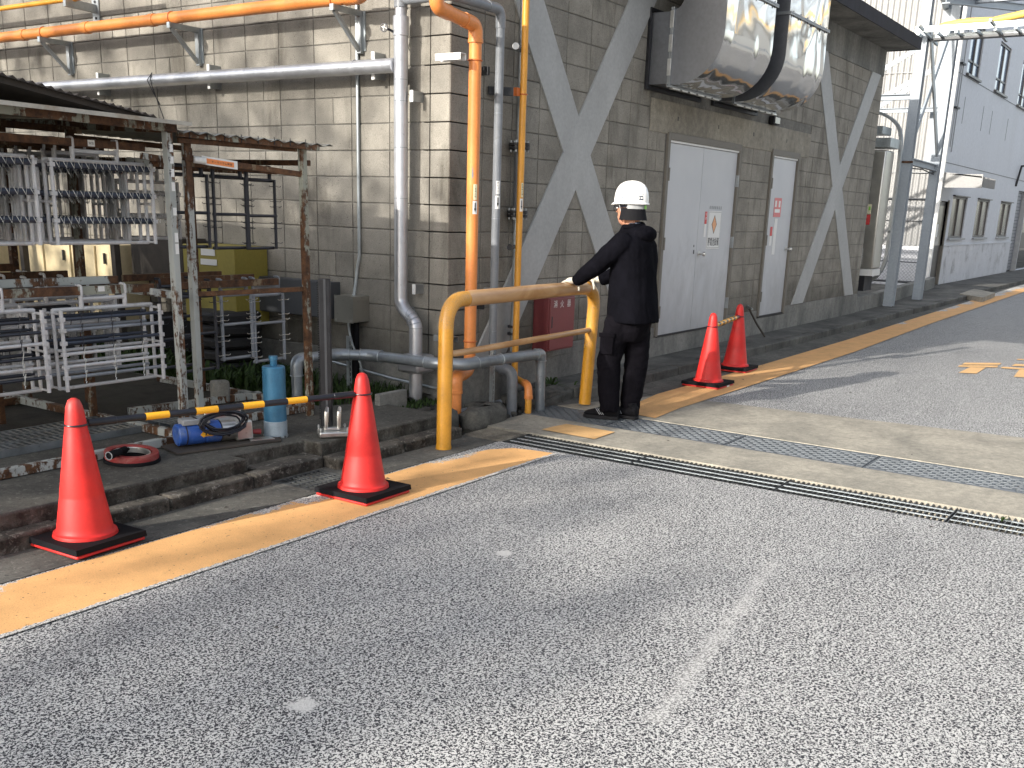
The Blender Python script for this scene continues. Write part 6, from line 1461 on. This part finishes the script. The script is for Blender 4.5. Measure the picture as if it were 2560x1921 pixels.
def band(a0,a1,z0,z1,rx,ry,mat,name,par=he,tz=0,flare=0):
    m_=MB(); n=14; vs=[]
    for z,fl in ((z0,flare),(z1,0)):
        for i in range(n+1):
            a=a0+(a1-a0)*i/n; vs.append(H0+V((rx+fl)*math.cos(a),(ry+fl)*math.sin(a),z+tz*math.sin(a)))
    vs+= [v+(v-H0).normalized()*.002 for v in vs]; N2=2*(n+1)
    m_.add(vs,[(i,i+1,i+n+2,i+n+1) for i in range(n)]+[(i+N2,i+n+1+N2,i+n+2+N2,i+1+N2) for i in range(n)]); return m_.build(name,mat,par)
band(R(-170),R(-60),-.043,-.014,.097,.118,'tape_grey','head_band'); band(R(-97),R(-72),-.042,-.016,.100,.122,'green','adjuster_knob')
band(R(-198),R(18),-.125,-.038,.092,.112,'black','neck_flap',flare=.020)
for s in (-1,1):
    MB().tube([H0+V(s*.088,.06,-.005),H0+V(s*.078,.045,-.06),H0+V(s*.070,.035,-.095),H0+V(s*.02,.06,-.155)],.004,8).build('chin_strap','tape_grey' if s<0 else 'black',he)
    MB().tube([H0+V(s*.092,-.03,-.01),H0+V(s*.080,.005,-.055),H0+V(s*.071,.032,-.095)],.0045,8).build('chin_strap','tape_grey',he)
MB().ball(H0+V(-.072,.035,-.10),.008,10).build('strap_buckle','white',he); MB().tube([H0+V(-.07,.036,-.105),H0+V(-.064,.045,-.13)],.006,8).build('chin_strap','black',he)
gsz=thing('glasses','black framed glasses worn under the helmet brim','glasses',tuple(HC)); 
for s in (-1,1): MB().tube([HC+V(s*.078,.0,.012),HC+V(s*.074,.07,.014),HC+V(s*.062,.103,.012)],.003,6).build('temple','blackgloss',gsz); MB().ring(HC+V(s*.032,.106,.004),(0,1,0),.024,.0025,20,6).build('rim','blackgloss',gsz)
# ================================================================ WHAT STANDS BEHIND THE CAMERA (shade and reflections)
def tree(x,y,h,cr,cz,n,leaf,label,seed):
    r_=np.random.RandomState(seed); t=thing('street_tree',label,'tree',(x,y,0),'trees behind the camera')
    tr_=MB(); tr_.tube([(x,y,0),(x+.05,y,h*.35),(x-.05,y+.05,h*.6),(x,y,h*.9)],[.16,.12,.08,.02],10)
    rp_=random.Random(seed)
    for k in range(12):
        z=h*rp_.uniform(.3,.8); a=rp_.random()*6.28; l=cr*rp_.uniform(.5,.95); tr_.tube([(x,y,z),(x+math.cos(a)*l*.5,y+math.sin(a)*l*.5,z+l*.25),(x+math.cos(a)*l,y+math.sin(a)*l,z+l*.55)],[.05,.03,.01],6)
    tr_.build('trunk','bark',t)
    K=40; cl=np.stack([r_.normal(0,cr*.42,K),r_.normal(0,cr*.42,K),r_.normal(0,cz*.42,K)],1); idx=r_.randint(0,K,n)
    P=cl[idx]+r_.normal(0,cr*.17,(n,3)); P+=np.array([x,y,h-cz]); U=r_.normal(0,1,(n,3)); U/=np.linalg.norm(U,axis=1)[:,None]; Vv=np.cross(U,r_.normal(0,1,(n,3))); Vv/=np.linalg.norm(Vv,axis=1)[:,None]
    s=leaf*r_.uniform(.6,1.3,(n,1)); vs=np.stack([P-U*s,P+Vv*s*.5,P+U*s,P-Vv*s*.5],1).reshape(-1,3); me=bpy.data.meshes.new('crown')
    me.from_pydata(vs.tolist(),[],np.arange(4*n).reshape(-1,4).tolist()); me.materials.append(M('leaf')); link('crown',me,t)
tree(-5.5,13.2,7.2,2.6,3.0,9000,.11,'leafy tree behind the camera shading the shed roof',41)
tree(-7.5,9.6,8.2,2.3,2.8,6500,.10,'leafy tree behind the camera shading the block wall',42)
tree(-13,10.2,9.4,2.2,2.2,1300,.17,'thin tree behind the camera above the pavement',43)
tree(-13,12.6,13.4,3.3,2.8,1700,.115,'tall tree behind the camera dappling the upper block wall',45)
tree(-12,17.0,12.6,3.2,2.8,1700,.115,'tall tree behind the camera at far left',46)
tree(-24,9.3,12.6,1.5,1.6,260,.20,'sparse tall tree far behind the camera',44)
hdg=thing('clipped_hedge','tall clipped evergreen hedge behind the camera on the left','hedge',(-4,12,0))
r_=np.random.RandomState(3); n=26000; P=np.stack([r_.uniform(-4.9,-3.9,n),r_.uniform(6.45,24,n),r_.uniform(.2,5.25,n)],1); P[:,2]-=np.abs(r_.normal(0,.25,n)); U=r_.normal(0,1,(n,3)); U/=np.linalg.norm(U,axis=1)[:,None]; Vv=np.cross(U,r_.normal(0,1,(n,3))); Vv/=np.linalg.norm(Vv,axis=1)[:,None]; s=.13
vs=np.stack([P-U*s,P+Vv*s*.6,P+U*s,P-Vv*s*.6],1).reshape(-1,3); me=bpy.data.meshes.new('foliage'); me.from_pydata(vs.tolist(),[],np.arange(4*n).reshape(-1,4).tolist()); me.materials.append(M('leaf')); link('foliage',me,hdg)
MB().box(-4.5,6.55,0,-4.3,24,4.7).build('stem_mass','bark',hdg)
wh=thing('warehouse','pale warehouse across the road behind the camera','building',(15,-14,0)); MB().box(-10,-22,0,60,-14,9.5).build('wall','warehouse',wh); MB().box(-11,-22.5,9.5,61,-13.6,9.9).build('roof','tape_grey',wh)
mb=MB()
for k in range(14): mb.box(-7+k*4.6,-13.98,2.2,-5.4+k*4.6,-13.95,3.6)
mb.build('window','glass_up',wh)
for a_ in (5.2,): MB().box(8,-14.0,0,12,-13.96,3.8).build('door','shutter',wh)
